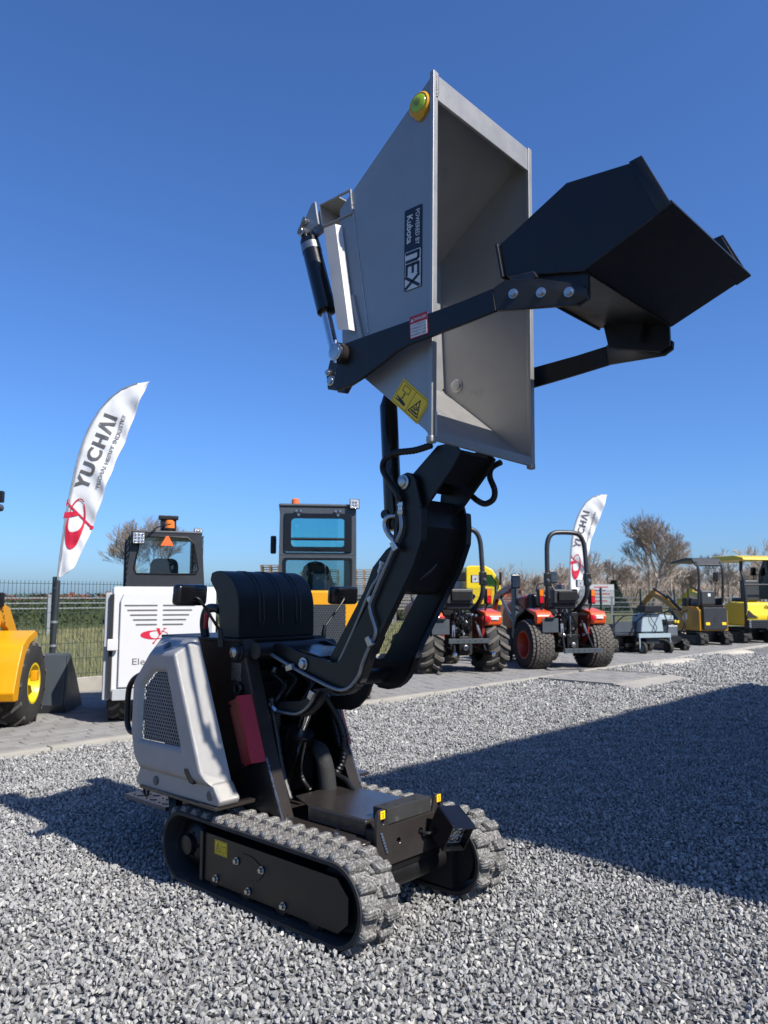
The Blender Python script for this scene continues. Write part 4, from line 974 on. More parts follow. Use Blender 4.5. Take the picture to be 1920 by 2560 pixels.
bub = part('level_gauge', 'bubble_yellow', MB().lathe((.796, -HW, 3.100), (0, -1, 0), [(0, .050), (.012, .050), (.018, .044), (.018, .036)], 28), D); bub.matrix_local = SKR
part('bubble_glass', 'bubble_green', MB().lathe((.796, -HW - .016, 3.103), (0, -1, 0), [(0, .036), (.004, .034), (.008, .022), (.009, .004)], 24), bub)
part('gauge_tab', 'bubble_yellow', MB().prism([(.764, 3.075), (.828, 3.075), (.815, 3.045), (.796, 3.036), (.777, 3.045)], -HW - .012, -HW), bub, bevel=.003)
k = MB(); stroke(k, [(-.018, 0), (.018, 0)], .0018); stroke(k, [(0, -.018), (0, .018)], .0018); stroke(k, [(.012 * math.cos(a), .012 * math.sin(a)) for a in [.5236 * q for q in range(12)]], .0016, True)
flat(k.mesh('p', smooth=0), sideM(.796, 3.103, 0, -HW - .0255), 'grey_print', bub)

for q, (x, y, z) in enumerate(((-.30, -.10, .90), (-.32, -.02, .92), (-.31, .07, .89), (-.33, .13, .93), (-.30, -.15, .66), (-.28, .16, .52))):
    part('hose', 'black_plastic', MB().tube([(x, y, z), (x + .06, y + .02, z - .05), (x + .05, y - .03, z - .13), (x - .03, y + .02, z - .20)], .010, 8, 8, .06))
    part('hose_fitting', 'zinc', MB().lathe((x, y, z), (.3, 0, .5), [(0, .011), (.012, .013), (.014, .010), (.03, .010)], 6))
for e in (-1, 1):
    part('bracket_ear', 'grey_brown_paint', MB().prism([(1.205, 2.262), (1.215, 2.292), (1.300, 2.286), (1.315, 2.262)], e * .372, e * .362), SH, bevel=.002, seg=1)
    part('corner_cap', 'silver_paint', MB().box(.838, .868, *sorted((e * (HW - .018), e * (HW + .014))), 1.786, 1.815), SK, bevel=.008, seg=3)
# ------------------------------------------------------------------ machines parked on the apron (each: x forward, y left)
def head(a): return R(90 + a)
def vpart(V): return lambda name, mat, mb, parent=None, **kw: mb.build(name, mat, parent or V, **kw)
def vprism(pts, y0, y1): return MB().prism(pts, y0, y1)
def tyre(parent, name, c, r, w, rim_r, rim_mat, tread='lug', e=1, n=18, mat='tyre_rubber', lug_h=.028):
    """wheel with its tyre, rim and tread; e = side the outer face points to"""
    cx_, cy_, cz_ = c; hw = w / 2
    T = MB().lathe((cx_, cy_ - hw, cz_), (0, 1, 0), [(.01, rim_r), (0, rim_r + .02), (0, r * .80), (w * .07, r * .95), (w * .18, r - .006), (w * .5, r), (w * .82, r - .006), (w * .93, r * .95), (w, r * .80), (w, rim_r + .02), (w - .01, rim_r)], 36, cap0=False, cap1=False)
    wh = T.build('wheel', mat, parent, smooth=50)
    L = MB()
    if tread == 'lug':
        for k in range(n):
            for sd in (-1, 1):
                a0 = 6.2832 * (k + (.5 if sd > 0 else 0)) / n
                vs = []
                for t_, da in ((0.02, 0), (.55, .16), (.97, .24)):
                    rr = r - (.008 if t_ < .9 else .035)
                    for q, hh in ((-.5, 0), (-.38, lug_h), (.38, lug_h), (.5, 0)):
                        a = a0 + da * sd * 0 + da + q * 2.6 / n; rad = rr + (hh if t_ < .9 else hh * .9) - .004
                        vs.append((cx_ + rad * math.cos(a), cy_ + sd * hw * t_, cz_ + rad * math.sin(a)))
                fs = []
                for s2 in (0, 1):
                    for q in range(3): fs.append((s2 * 4 + q, s2 * 4 + q + 1, s2 * 4 + 5 + q, s2 * 4 + 4 + q))
                fs += [(0, 1, 2, 3), (8, 11, 10, 9)]
                L.add(vs, fs)
    elif tread == 'turf':
        rows = 7
        for j in range(rows):
            t_ = -1 + (2 * j + 1) / rows; rr = r - (.03 if abs(t_) > .8 else .006 if abs(t_) > .5 else 0)
            for k in range(n):
                a = 6.2832 * (k + .5 * (j % 2)) / n; da = 2.45 / n; y0 = cy_ + hw * (t_ - .86 / rows); y1 = cy_ + hw * (t_ + .86 / rows); sh_ = .08 * (1 if j % 2 else -1)
                vs = [(cx_ + q * math.cos(b), y, cz_ + q * math.sin(b)) for q in (rr - .004, rr + .012) for y, b in ((y0, a - da - sh_ * .3), (y0, a + da - sh_ * .3), (y1, a + da + sh_ * .3), (y1, a - da + sh_ * .3))]
                L.add(vs, [(4, 5, 6, 7), (0, 1, 5, 4), (1, 2, 6, 5), (2, 3, 7, 6), (3, 0, 4, 7)])
    elif tread == 'bar':
        for k in range(n):
            for sd in (-1, 1):
                a0 = 6.2832 * (k + (.5 if sd > 0 else 0)) / n; vs = []
                for t_, da in ((-.06, 0), (.5, .17), (.98, .30)):
                    rr = r - (.006 if t_ < .9 else .045)
                    for q, hh in ((-.5, 0), (-.32, lug_h), (.32, lug_h), (.5, 0)):
                        a = a0 - da + q * 1.5 / n; rad = rr + hh - .004; vs.append((cx_ + rad * math.cos(a), cy_ + sd * hw * t_, cz_ + rad * math.sin(a)))
                fs = [(s2 * 4 + q, s2 * 4 + q + 1, s2 * 4 + 5 + q, s2 * 4 + 4 + q) for s2 in (0, 1) for q in range(3)] + [(0, 1, 2, 3), (8, 11, 10, 9)]; L.add(vs, fs)
    if L.v: stuff(L.build('tread', 'tread_rubber', wh, smooth=25))
    yo = cy_ + e * hw
    MB().lathe((cx_, yo - e * .012, cz_), (0, -e, 0), [(-.006, rim_r + .012), (-.006, rim_r - .012), (.05, rim_r - .035), (w * .45, rim_r * .72), (w * .46, rim_r * .35), (w * .40, rim_r * .30), (w * .40, .02)], 28, cap0=False).build('rim', rim_mat, wh, smooth=30)
    for k in range(5):
        a = k * 1.2566; b = MB(); bolt(b, (cx_ + rim_r * .5 * math.cos(a), yo - e * (w * .46 + .002), cz_ + rim_r * .5 * math.sin(a)), (0, e, 0), .011, .012); b.build('wheel_nut', 'zinc', wh)
    MB().cyl((cx_, cy_ - e * hw * .2, cz_), (cx_, cy_ - e * hw * 1.25, cz_), .07, 12).build('axle', 'black_matt', wh)
    return wh
def beacon(P, c, r=.05, h=.09, mat='amber_lens'):
    b = P('beacon', mat, MB().lathe(c, (0, 0, 1), [(0, r), (h * .8, r * .92), (h, r * .6)], 18)); 
    MB().lathe((c[0], c[1], c[2] - .03), (0, 0, 1), [(0, r * 1.1), (.028, r * 1.15), (.032, r)], 18).build('beacon_base', 'black_plastic', b)
def lamp(P, c, s_, d, name='work_lamp', rows=3):
    """square LED lamp facing -x"""
    l_ = P(name, 'black_plastic', MB().box(c[0], c[0] + .05, c[1] - s_ / 2, c[1] + s_ / 2, c[2] - s_ / 2, c[2] + s_ / 2), bevel=.008)
    MB().box(c[0] - .004, c[0] + .002, c[1] - s_ * .44, c[1] + s_ * .44, c[2] - s_ * .44, c[2] + s_ * .44).build('lens', 'lens', l_)
    for i in range(rows):
        for j in range(rows):
            MB().lathe((c[0] - .004, c[1] + s_ * .28 * (i - (rows - 1) / 2), c[2] + s_ * .28 * (j - (rows - 1) / 2)), (-1, 0, 0), [(0, s_ * .12), (.004, s_ * .10), (.005, s_ * .04)], 10).build('led', 'chrome', l_)
def rear_text(txt, size, c, mat, parent, bold=0., sx=1., shear=0.):
    """lettering on a surface that faces -x (reads from behind the machine)"""
    me = text_mesh(txt, size, bold, sx=sx, shear=shear); place_flat(me, c, (0, -1, 0), (0, 0, 1)); return link('lettering', me, mat, parent)
def frame_x(x0, x1, outer, inner):
    """plate in the y-z plane with an opening"""
    return MB().prism(outer, x0, x1, 'x', holes=[inner])
def swoosh():
    """maker's emblem: flattened crescent with a slanted stem, in a 2 x 1.2 box"""
    k = MB(); n = 40; o = []; i_ = []
    for q in range(n + 1):
        a = R(62 + 268 * q / n); o.append((math.cos(a) * 1.0, math.sin(a) * .34, 0))
        t = q / n; w = .10 + .55 * math.sin(math.pi * min(1, t * 1.05)) ** 1.6 if t < .95 else .08
        i_.append((math.cos(a) * (1.0 - w * .75) + .32 * w, math.sin(a) * (.34 - .10 * w - .05), 0))
    k.add(o + i_, [(q, q + 1, n + 2 + q, n + 1 + q) for q in range(n)])
    a2 = [(math.cos(R(-24 + 82 * q / 14)) * 1., math.sin(R(-24 + 82 * q / 14)) * .34) for q in range(15)]; stroke(k, a2, .05)
    k.add([(.10, .50, 0), (.42, .50, 0), (.40, .44, 0), (.50, .05, 0), (.34, -.02, 0), (.18, .44, 0)], [(0, 1, 2, 3, 4, 5)])
    k.add([(.62, .50, 0), (.92, .50, 0), (.90, .44, 0), (.80, .44, 0), (.02, -.62, 0), (-.06, -.60, 0), (.72, .44, 0)], [(0, 1, 2, 3, 4, 5, 6)])
    disc(k, (-.03, -.62), .08, .07)
    return k

# --- white electric skid loader (rear face at x = 0)
V = tag(empty('skid_loader', (-2.18, 7.74, 0), head(20)), 'white electric skid loader with black cab and red emblem on its rear door', 'loader'); P = vpart(V)
P('body', 'white_body', MB().prism([(.02, .27), (.02, 1.30), (.07, 1.36), (.9, 1.36), (1.5, 1.05), (1.6, .30)], -.50, .50), bevel=.02, seg=3)
dr = P('rear_door', 'white_body', MB().prism([(-.43, .38), (.43, .38), (.43, 1.22), (.40, 1.30), (-.40, 1.30), (-.43, 1.22)], -.012, .018, 'x'), bevel=.012, seg=3)
for s_ in (-1, 1):
    for k in range(5):
        y0 = .03; y1 = .335 - .028 * k; yy0, yy1 = sorted((s_ * y0 + .055, s_ * y1 + .055))
        MB().prism([(yy0, 1.165 - .047 * k), (yy1, 1.165 - .047 * k), (yy1 + .006, 1.173 - .047 * k), (yy1, 1.181 - .047 * k), (yy0, 1.181 - .047 * k), (yy0 - .006, 1.173 - .047 * k)], -.0135, -.0115, 'x').build('louvre_slot', 'grey_print', dr)
k = swoosh().mesh('emblem', smooth=0); k.transform(Matrix.Scale(.13, 4)); place_flat(k, (-.0145, .105, .885), (0, -1, 0), (0, 0, 1)); link('emblem', k, 'red_print', dr)
rear_text('Electric', .088, (-.0145, .145, .625), 'grey_print', dr, .0, 1.25)
P('side_box', 'light_grey_body', MB().box(.06, .9, .505, .57, .26, 1.30), bevel=.012)  # grey on the white machine paints in the shade of this side
P('door_seal', 'black_matt', MB().box(.018, .06, .49, .525, .28, 1.28))
P('door_latch', 'white_body', MB().box(-.04, .0, .44, .54, .74, .85), bevel=.01)
P('bumper', 'light_grey_body', MB().box(-.01, .05, -.48, .48, .26, .37), bevel=.01)
P('strut', 'light_grey_body', MB().box(.0, .03, -.46, -.43, .75, 1.18), bevel=.005)
cb = P('cab', 'dark_cab', frame_x(.10, .13, [(-.385, 1.36), (.385, 1.36), (.345, 1.90), (-.345, 1.90)], [(-.29, 1.49), (.29, 1.49), (.315, 1.54), (.27, 1.80), (.20, 1.865), (-.20, 1.865), (-.27, 1.80), (-.315, 1.54)]))
P('cab_roof', 'dark_cab', MB().box(.10, 1.15, -.35, .35, 1.895, 1.93), bevel=.012)
for s_ in (-1, 1):
    P('cab_pillar', 'dark_cab', MB().box(1.0, 1.07, s_ * .36 - .03, s_ * .36 + .03, 1.3, 1.9))
    g = MB()
    for q in range(12): g.box(.15 + .075 * q, .158 + .075 * q, s_ * .366 - .003, s_ * .366 + .003, 1.38, 1.89)
    for q in range(9): g.box(.13, 1.05, s_ * .366 - .003, s_ * .366 + .003, 1.40 + .06 * q, 1.408 + .06 * q)
    stuff(P('side_guard', 'black_paint', g, smooth=0))
P('window', 'clear_glass', MB().prism([(-.29, 1.49), (.29, 1.49), (.315, 1.54), (.27, 1.80), (.20, 1.865), (-.20, 1.865), (-.27, 1.80), (-.315, 1.54)], .118, .122, 'x'))
P('window_seal', 'black_plastic', MB().tube([(.10, y, z) for y, z in ((-.29, 1.49), (.0, 1.488), (.29, 1.49), (.315, 1.54), (.27, 1.80), (.20, 1.865), (0, 1.866), (-.20, 1.865), (-.27, 1.80), (-.315, 1.54), (-.29, 1.49))], .009, 6, 1))
P('seat', 'seat', MB().prism([(-.15, 1.36), (.15, 1.36), (.14, 1.62), (.10, 1.66), (-.10, 1.66), (-.14, 1.62)], .35, .45, 'x'), bevel=.03, seg=3)
P('triangle_sign', 'orange_tri', MB().prism([(-.065, 1.775), (.065, 1.775), (.012, 1.875), (-.012, 1.875)], .09, .098, 'x'), bevel=.002, seg=1)
lamp(P, (.03, .28, 1.845), .118, -1)
P('lamp_cable', 'black_plastic', MB().tube([(.05, .22, 1.84), (.06, .17, 1.90), (.08, .10, 1.96), (.10, -.03, 2.0)], .006, 6, 5))
beacon(P, (.22, -.03, 1.965), .052, .085)
P('rear_camera', 'black_plastic', MB().box(.26, .32, -.12, .08, 2.06, 2.105), bevel=.008); P('camera_post', 'black_plastic', MB().box(.28, .30, -.10, .06, 1.93, 2.06))
lamp(P, (.75, -.38, 1.98), .09, -1, rows=2)
for x in (.42, 1.25):
    for s_ in (-1, 1): tyre(V, 'w', (x, s_ * .40, .27), .27, .22, .15, 'dark_cab', 'lug', s_, 14, lug_h=.02)

# --- yellow wheel loader at the left with its bucket lowered
V = tag(empty('wheel_loader', (-4.06, 7.62, 0), head(7)), 'yellow wheel loader with open cab frame and dark front bucket lowered', 'loader'); P = vpart(V)
tyre(V, 'w', (.0, -.46, .415), .415, .34, .19, 'rim_yellow', 'bar', -1, 13); tyre(V, 'w', (.0, .46, .415), .415, .34, .19, 'rim_yellow', 'bar', 1, 13)
tyre(V, 'w', (-1.35, -.46, .415), .415, .34, .19, 'rim_yellow', 'bar', -1, 13); tyre(V, 'w', (-1.35, .46, .415), .415, .34, .19, 'rim_yellow', 'bar', 1, 13)
P('wheel_bracket', 'yellow_body', MB().box(-.05, .03, -.66, -.60, .44, .54), bevel=.01)
P('front_frame', 'yellow_body', MB().prism([(-.40, .35), (-.40, .80), (.20, .85), (.45, .60), (.45, .35)], -.26, .26), bevel=.02)
P('fender', 'yellow_body', MB().prism([(-.52, .30), (-.55, .38), (-.46, .62), (-.36, .80), (-.24, .87), (-.02, .93), (.06, .90), (.06, .865), (-.16, .80), (-.28, .70), (-.38, .50), (-.42, .30)], -.62, -.28), bevel=.012)
P('fender', 'yellow_body', MB().prism([(-.52, .30), (-.55, .38), (-.46, .62), (-.36, .80), (-.24, .87), (-.02, .93), (.06, .90), (.06, .865), (-.16, .80), (-.28, .70), (-.38, .50), (-.42, .30)], .28, .62), bevel=.012)
P('rear_body', 'yellow_body', MB().prism([(-2.1, .40), (-2.1, .95), (-1.9, 1.1), (-1.0, 1.15), (-.9, .40)], -.42, .42), bevel=.03, seg=3)
for s_ in (-1, 1):
    P('lift_arm', 'yellow_body', MB().prism([(-.32, .88), (-.26, 1.10), (-.16, 1.22), (.10, 1.15), (.45, .80), (.80, .40), (.86, .30), (.74, .26), (.45, .60), (.06, .95), (-.12, 1.02), (-.18, .85)], s_ * .30 - .03, s_ * .30 + .03), bevel=.01)
P('lamp_cluster', 'black_plastic', MB().box(-.22, -.14, -.36, -.28, 1.16, 1.30), bevel=.015)
me = text_mesh('NEX 916', .075, .001); place_flat(me, (-.10, -.332, 1.10), (.55, 0, -.85), (.85, 0, .55)); link('lettering', me, 'ink', V)
for s_ in (-1, 1):
    for x in (-.62, -1.35): P('cab_post', 'slate_paint', MB().bar((x, s_ * .38, .9), (x - .02 * (1 if x < -1 else -1), s_ * .36, 2.05), .05, .05), bevel=.006)
P('cab_roof', 'slate_paint', MB().box(-1.5, -.5, -.44, .44, 2.05, 2.12), bevel=.03, seg=3)
P('roof_lamp', 'black_plastic', MB().box(-.52, -.46, -.42, -.28, 2.14, 2.25), bevel=.01)
P('seat', 'seat', MB().box(-1.3, -.95, -.2, .2, 1.1, 1.55), bevel=.05, seg=3)
P('steering_column', 'black_plastic', MB().bar((-.55, 0, .9), (-.72, 0, 1.35), .06, .06))
bkt = [(.98, .03), (.66, .05), (.60, .12), (.66, .62), (.72, .66), (.80, .60), (.74, .20), (1.28, .03)]
P('bucket_shell', 'slate_paint', MB().prism([(.66, .03), (.60, .12), (.66, .64), (.69, .66), (.71, .62), (.64, .14), (.68, .06), (1.30, .03), (1.30, .015)], -.74, .74), bevel=.004)
for s_ in (-1, 1): P('bucket_side', 'slate_paint', MB().prism([(.66, .03), (.60, .12), (.66, .64), (.72, .655), (1.02, .36), (1.30, .02)], s_ * .755 - .01, s_ * .755 + .01), bevel=.003)
P('quick_coupler', 'black_paint', MB().box(.52, .64, -.36, .36, .14, .50), bevel=.01)

# --- yellow loader with closed cab behind the dumper (rear at x = 0)
V = tag(empty('cab_loader', (-.765, 9.15, 0), head(7)), 'yellow wheel loader with closed grey cab and amber beacon seen from behind', 'loader'); P = vpart(V)
P('engine_cover', 'yellow_body', MB().prism([(-.45, .55), (.45, .55), (.46, 1.20), (.40, 1.31), (.32, 1.335), (-.32, 1.335), (-.40, 1.31), (-.46, 1.20)], 0, .85, 'x'), bevel=.03, seg=3)
gr_ = P('rear_grille', 'black_matt', MB().box(-.012, .004, -.31, .26, .70, 1.17))
h_ = MB(); hexgrille(h_, [(-.30, .71), (.25, .71), (.25, 1.16), (-.30, 1.16)], 0, .030, .0125, .004, lambda u, v, d: (-.014 + d, u, v)); h_.build('perforated_sheet', 'slate_paint', gr_, smooth=0)
P('counterweight', 'slate_paint', MB().box(-.05, .5, -.47, .47, .35, .66), bevel=.03)
P('cab_lower', 'slate_paint', frame_x(.60, .66, [(-.49, 1.25), (.49, 1.25), (.49, 1.78), (-.49, 1.78)], [(-.425, 1.33), (.425, 1.33), (.425, 1.74), (-.425, 1.74)]), bevel=.006)
P('cab_upper', 'slate_paint', frame_x(.60, .66, [(-.49, 1.782), (.49, 1.782), (.485, 2.40), (-.485, 2.40)], [(-.425, 1.82), (.425, 1.82), (.425, 2.31), (-.425, 2.31)]), bevel=.006)
P('cab_roof', 'slate_paint', MB().box(.58, 1.75, -.50, .50, 2.40, 2.44), bevel=.02)
P('cab_floor', 'slate_paint', MB().box(.66, 1.75, -.48, .48, 1.2, 1.3))
for s_ in (-1, 1):
    P('cab_pillar', 'slate_paint', MB().box(1.66, 1.74, s_ * .45 - .04, s_ * .45 + .04, 1.25, 2.4)); P('side_rail', 'slate_paint', MB().box(.66, 1.7, s_ * .47 - .02, s_ * .47 + .02, 1.76, 1.80))
    P('side_glass', 'teal_glass', MB().box(.66, 1.66, s_ * .478 - .003, s_ * .478 + .003, 1.30, 2.39))
P('windscreen', 'cab_glass', MB().box(1.70, 1.706, -.42, .42, 1.3, 2.38))
uw = P('upper_window', 'teal_glass', MB().box(.585, .591, -.425, .425, 1.825, 2.315))
MB().prism(rrect(.85, .49, .04), .578, .586, 'x', holes=[rrect(.68, .36, .05)]).build('window_print', 'black_gloss', uw).location = (0, 0, 2.07)
for s_ in (-1, 1):
    hg = P('hinge', 'dark_cab', MB().prism([(s_ * .25 - .045, 2.36), (s_ * .25 + .045, 2.36), (s_ * .25 + .04, 2.31), (s_ * .25, 2.28), (s_ * .25 - .04, 2.31)], .570, .582, 'x'), bevel=.003)
    for dy, z in ((-.028, 2.345), (.028, 2.345), (0, 2.293)): b = MB(); bolt(b, (.570, s_ * .25 + dy, z), (-1, 0, 0), .010, .006); b.build('bolt', 'zinc', hg)
P('window_catch', 'black_gloss', MB().box(.566, .582, -.05, .05, 1.845, 1.885), bevel=.01)
P('window_bar', 'black_plastic', MB().cyl((.60, -.40, 1.99), (.60, .40, 1.99), .018, 10))
P('lower_window', 'cab_glass', MB().box(.592, .598, -.43, .43, 1.325, 1.745))
P('window_seal', 'black_gloss', MB().prism(rrect(.87, .43, .03), .584, .593, 'x', holes=[rrect(.80, .37, .03)])).location = (0, 0, 1.535)
st = P('seat', 'seat', MB().prism([(-.24, 1.30), (.24, 1.30), (.22, 1.45), (.15, 1.66), (.06, 1.70), (-.06, 1.70), (-.15, 1.66), (-.22, 1.45)], .95, 1.07, 'x'), bevel=.03, seg=3)
MB().box(.935, .95, -.12, .05, 1.33, 1.56).build('document_pocket', 'light_grey_body', st)
P('steering_wheel', 'black_plastic', MB().tube([(1.45 + .05 * math.sin(t), .17 * math.cos(t), 1.60 + .14 * math.sin(t)) for t in [.5236 * q for q in range(13)]], .014, 8, 1))
P('side_mirror', 'black_plastic', MB().box(1.5, 1.55, .54, .62, 1.85, 2.10), bevel=.02)
beacon(P, (.85, .29, 2.46), .052, .075, 'orange_tri'); lamp(P, (.53, -.46, 2.44), .125, -1, rows=2)
for x in (.45, 1.9):
    for s_ in (-1, 1): tyre(V, 'w', (x, s_ * .50, .39), .39, .30, .19, 'rim_yellow', 'lug', s_, 14)
P('front_frame', 'yellow_body', MB().box(1.2, 2.2, -.25, .25, .4, .8), bevel=.02)

# --- compact tractors seen from behind
def tractor(name, loc, a, label, tread, n, rimm, loader):
    V = tag(empty(name, loc, head(a)), label, 'tractor', None); P = vpart(V)
    wr, ww, hy = .435, .40, .575
    for s_ in (-1, 1):
        tyre(V, 'w', (0, s_ * hy, wr), wr, ww, .235, rimm, tread, s_, n, lug_h=.042)
        tyre(V, 'w', (1.55, s_ * .48, .30), .30, .24, .16, rimm, tread, s_, max(12, n - 6), lug_h=.02)
        P('fender', 'orange_body', MB().prism([(-.33, .80), (-.36, .93), (-.30, 1.01), (.05, 1.07), (.10, 1.03), (-.22, .94), (-.27, .78)], s_ * .52 - .15, s_ * .52 + .15), bevel=.025, seg=3)
        P('fender_arch', 'black_plastic', MB().prism([(.06, 1.06), (.40, .96), (.55, .70), (.50, .68), (.35, .90), (.06, 1.0)], s_ * .54 - .17, s_ * .54 + .17), bevel=.02)
        P('fender_skirt', 'maroon_body', MB().prism([(-.30, .95), (.45, .92), (.45, .45), (-.05, .40), (-.28, .60)], s_ * .355 - .02, s_ * .355 + .02))
        P('tail_lamp', 'red_lens', MB().lathe((-.345, s_ * .405, .90), (-1, 0, 0), [(0, .055), (.03, .055), (.04, .03)], 16))
        cl = P('indicator', 'black_plastic', MB().box(-.20, -.10, s_ * .50 - .05, s_ * .50 + .05, 1.14, 1.40), bevel=.01)
        MB().box(-.215, -.20, s_ * .50 - .035, s_ * .50 + .035, 1.28, 1.39).build('amber_lens', 'amber_lens', cl, bevel=.004); MB().box(-.215, -.20, s_ * .50 - .035, s_ * .50 + .035, 1.16, 1.27).build('red_lens', 'red_lens', cl, bevel=.004)
        P('lamp_stalk', 'black_paint', MB().bar((-.12, s_ * .45, 1.0), (-.15, s_ * .50, 1.16), .03, .03))
        P('roll_bar_leg', 'dark_cab', MB().tube([(.10, s_ * .22, .95), (-.05, s_ * .33, 1.10), (-.20, s_ * .38, 1.30), (-.22, s_ * .385, 1.55)], .042, 10, 4))
        hgx = P('fold_joint', 'black_paint', MB().box(-.27, -.17, s_ * .385 - .055, s_ * .385 + .055, 1.46, 1.68), bevel=.012); b = MB(); bolt(b, (-.27, s_ * .40, 1.55), (-1, 0, 0), .02, .02); b.build('bolt', 'zinc', hgx)
        P('lift_rod', 'black_paint', MB().tube([(-.32, s_ * .19, .86), (-.42, s_ * .23, .66), (-.55, s_ * .27, .40)], .017, 8, 3))
        tb = P('turnbuckle', 'steel_tube', MB().bar((-.36, s_ * .205, .80), (-.43, s_ * .235, .62), .045, .03))
        P('lower_link', 'black_paint', MB().bar((-.05, s_ * .22, .42), (-.68, s_ * .30, .36), .03, .07))
        P('ball_end', 'chrome', MB().lathe((-.70, s_ * .33, .36), (0, s_, 0), [(-.03, .03), (0, .045), (.03, .03)], 12))
        P('step', 'black_paint', MB().box(.35, .75, s_ * .45 - .12, s_ * .45 + .12, .50, .53))
    P('roll_bar', 'dark_cab', MB().tube([(-.22, -.385, 1.60), (-.20, -.375, 1.95), (-.19, -.36, 2.18), (-.185, -.31, 2.32), (-.18, -.22, 2.385), (-.18, -.08, 2.40), (-.18, .08, 2.40), (-.18, .22, 2.385), (-.185, .31, 2.32), (-.19, .36, 2.18), (-.20, .375, 1.95), (-.22, .385, 1.60)], .042, 10, 5))
    sb = P('seat_back', 'seat', MB().box(-.16, .0, -.24, .24, 1.14, 1.40), bevel=.03, seg=3); MB().box(-.20, -.15, -.20, .16, 1.20, 1.36).build('tool_box', 'black_plastic', sb, bevel=.01)
    P('seat', 'seat', MB().box(-.10, .35, -.23, .23, 1.05, 1.17), bevel=.04, seg=3)
    P('rear_axle', 'black_matt', MB().cyl((0, -.36, .43), (0, .36, .43), .10, 16)); P('gearbox', 'black_matt', MB().box(-.20, .55, -.20, .20, .30, .92), bevel=.03)
    P('hydraulic_block', 'black_paint', MB().box(-.27, -.10, -.16, .16, .72, 1.0), bevel=.02)
    P('top_link', 'black_paint', MB().tube([(-.28, .02, .98), (-.30, .03, .80), (-.30, .02, .62)], .022, 8, 3)); P('top_link_screw', 'zinc', MB().cyl((-.31, .02, .93), (-.31, .02, .62), .014, 8))
    pt = P('pto_guard', 'black_paint', MB().box(-.34, -.20, -.09, .10, .34, .62), bevel=.015); MB().lathe((-.345, 0, .44), (-1, 0, 0), [(0, .045), (.04, .045), (.05, .02)], 12).build('pto_shaft', 'steel_tube', pt)
    r_ = random.Random(len(label)); 
    for q in range(16):
        y = r_.uniform(-.22, .24); z = r_.uniform(.55, 1.08); P('valve_fitting', r_.choice(['zinc', 'black_paint', 'black_gloss', 'zinc']), MB().lathe((-.29 - r_.uniform(0, .04), y, z), (-1, r_.uniform(-.4, .4), r_.uniform(-.3, .3)), [(0, .020), (.02, .022), (.022, .014), (.05, .013)], 8))
    for q in range(6):
        y = r_.uniform(-.2, .2); P('hose', 'black_gloss', MB().tube([(-.25, y, 1.05), (-.36, y + .04, .95), (-.33, y + r_.uniform(-.12, .12), .75), (-.27, y, .62)], .012, 6, 4))
    zb = .52 if not loader else .33; xb = -.52 if not loader else -.72
    db = P('drawbar', 'slate_paint', MB().box(xb - .02, xb + .02, -.36, .36, zb, zb + .075), bevel=.004)
    for q in range(5): MB().cyl((xb - .022, -.20 + .10 * q, zb + .038), (xb - .018, -.20 + .10 * q, zb + .038), .013, 10).build('hole', 'black_matt', db)
    P('number_plate_holder', 'slate_paint', MB().box(-.42, -.41, .30, .60, .66, .90), bevel=.004); P('plate_lamp', 'black_plastic', MB().box(-.46, -.40, .38, .54, .885, .925), bevel=.008)
    P('model_badge', 'white_print', MB().box(-.365, -.345, -.60, -.46, .885, .925), bevel=.002)
    for y in (.30, -.33):
        if y < 0: lamp(P, (-.24, -.24, 1.56 if not loader else 1.50), .13, -1, rows=1)
    P('steering_wheel', 'black_plastic', MB().tube([(.62 + .08 * math.sin(t), .19 * math.cos(t), 1.38 + .14 * math.sin(t)) for t in [.5236 * q for q in range(13)]], .015, 8, 1)); P('dashboard', 'black_plastic', MB().box(.68, .95, -.24, .24, .9, 1.32), bevel=.05, seg=3)
    P('bonnet', 'maroon_body', MB().prism([(.90, .80), (.90, 1.30), (1.3, 1.27), (1.9, 1.12), (2.02, .95), (2.02, .62), (.95, .62)], -.28, .28), bevel=.05, seg=3)
    P('floor', 'black_paint', MB().box(.30, .95, -.5, .5, .62, .66))
    for s_ in (1,):
        mr = P('mirror', 'black_gloss', MB().box(.70, .74, s_ * .56 - .09, s_ * .56 + .09, 1.42, 1.68), bevel=.03, seg=3); MB().box(.694, .70, s_ * .56 - .075, s_ * .56 + .075, 1.44, 1.66).build('mirror_glass', 'chrome', mr); MB().tube([(.72, s_ * .56, 1.44), (.75, s_ * .53, 1.2), (.80, s_ * .30, 1.0)], .012, 8, 4).build('mirror_arm', 'black_paint', mr)
    mr = P('mirror', 'black_gloss', MB().box(.60, .64, -.24, -.08, 1.52, 1.76), bevel=.03, seg=3); MB().box(.594, .60, -.225, -.095, 1.54, 1.74).build('mirror_glass', 'chrome', mr)
    P('knob', 'red_lens', MB().lathe((-.05, -.26, 1.24), (-.3, 0, 1), [(0, .01), (.05, .025), (.08, .02)], 10)); P('knob', 'blue_print', MB().lathe((-.02, -.30, 1.22), (-.3, 0, 1), [(0, .01), (.05, .025), (.08, .02)], 10))
    if loader:
        for s_ in (-1, 1):
            P('loader_post', 'slate_paint', MB().box(.84, 1.02, s_ * .48 - .04, s_ * .48 + .04, .50, 1.50), bevel=.01)
            P('loader_arm', 'maroon_body', MB().prism([(.86, 1.46), (.90, 1.52), (1.40, 1.44), (1.78, 1.32), (1.95, 1.02), (2.05, .62), (1.96, .60), (1.86, .95), (1.72, 1.20), (1.35, 1.32)], s_ * .50 - .04, s_ * .50 + .04), bevel=.012)
            P('loader_ram', 'steel_tube', MB().cyl((.95, s_ * .50, .80), (1.55, s_ * .50, 1.26), .03, 10))
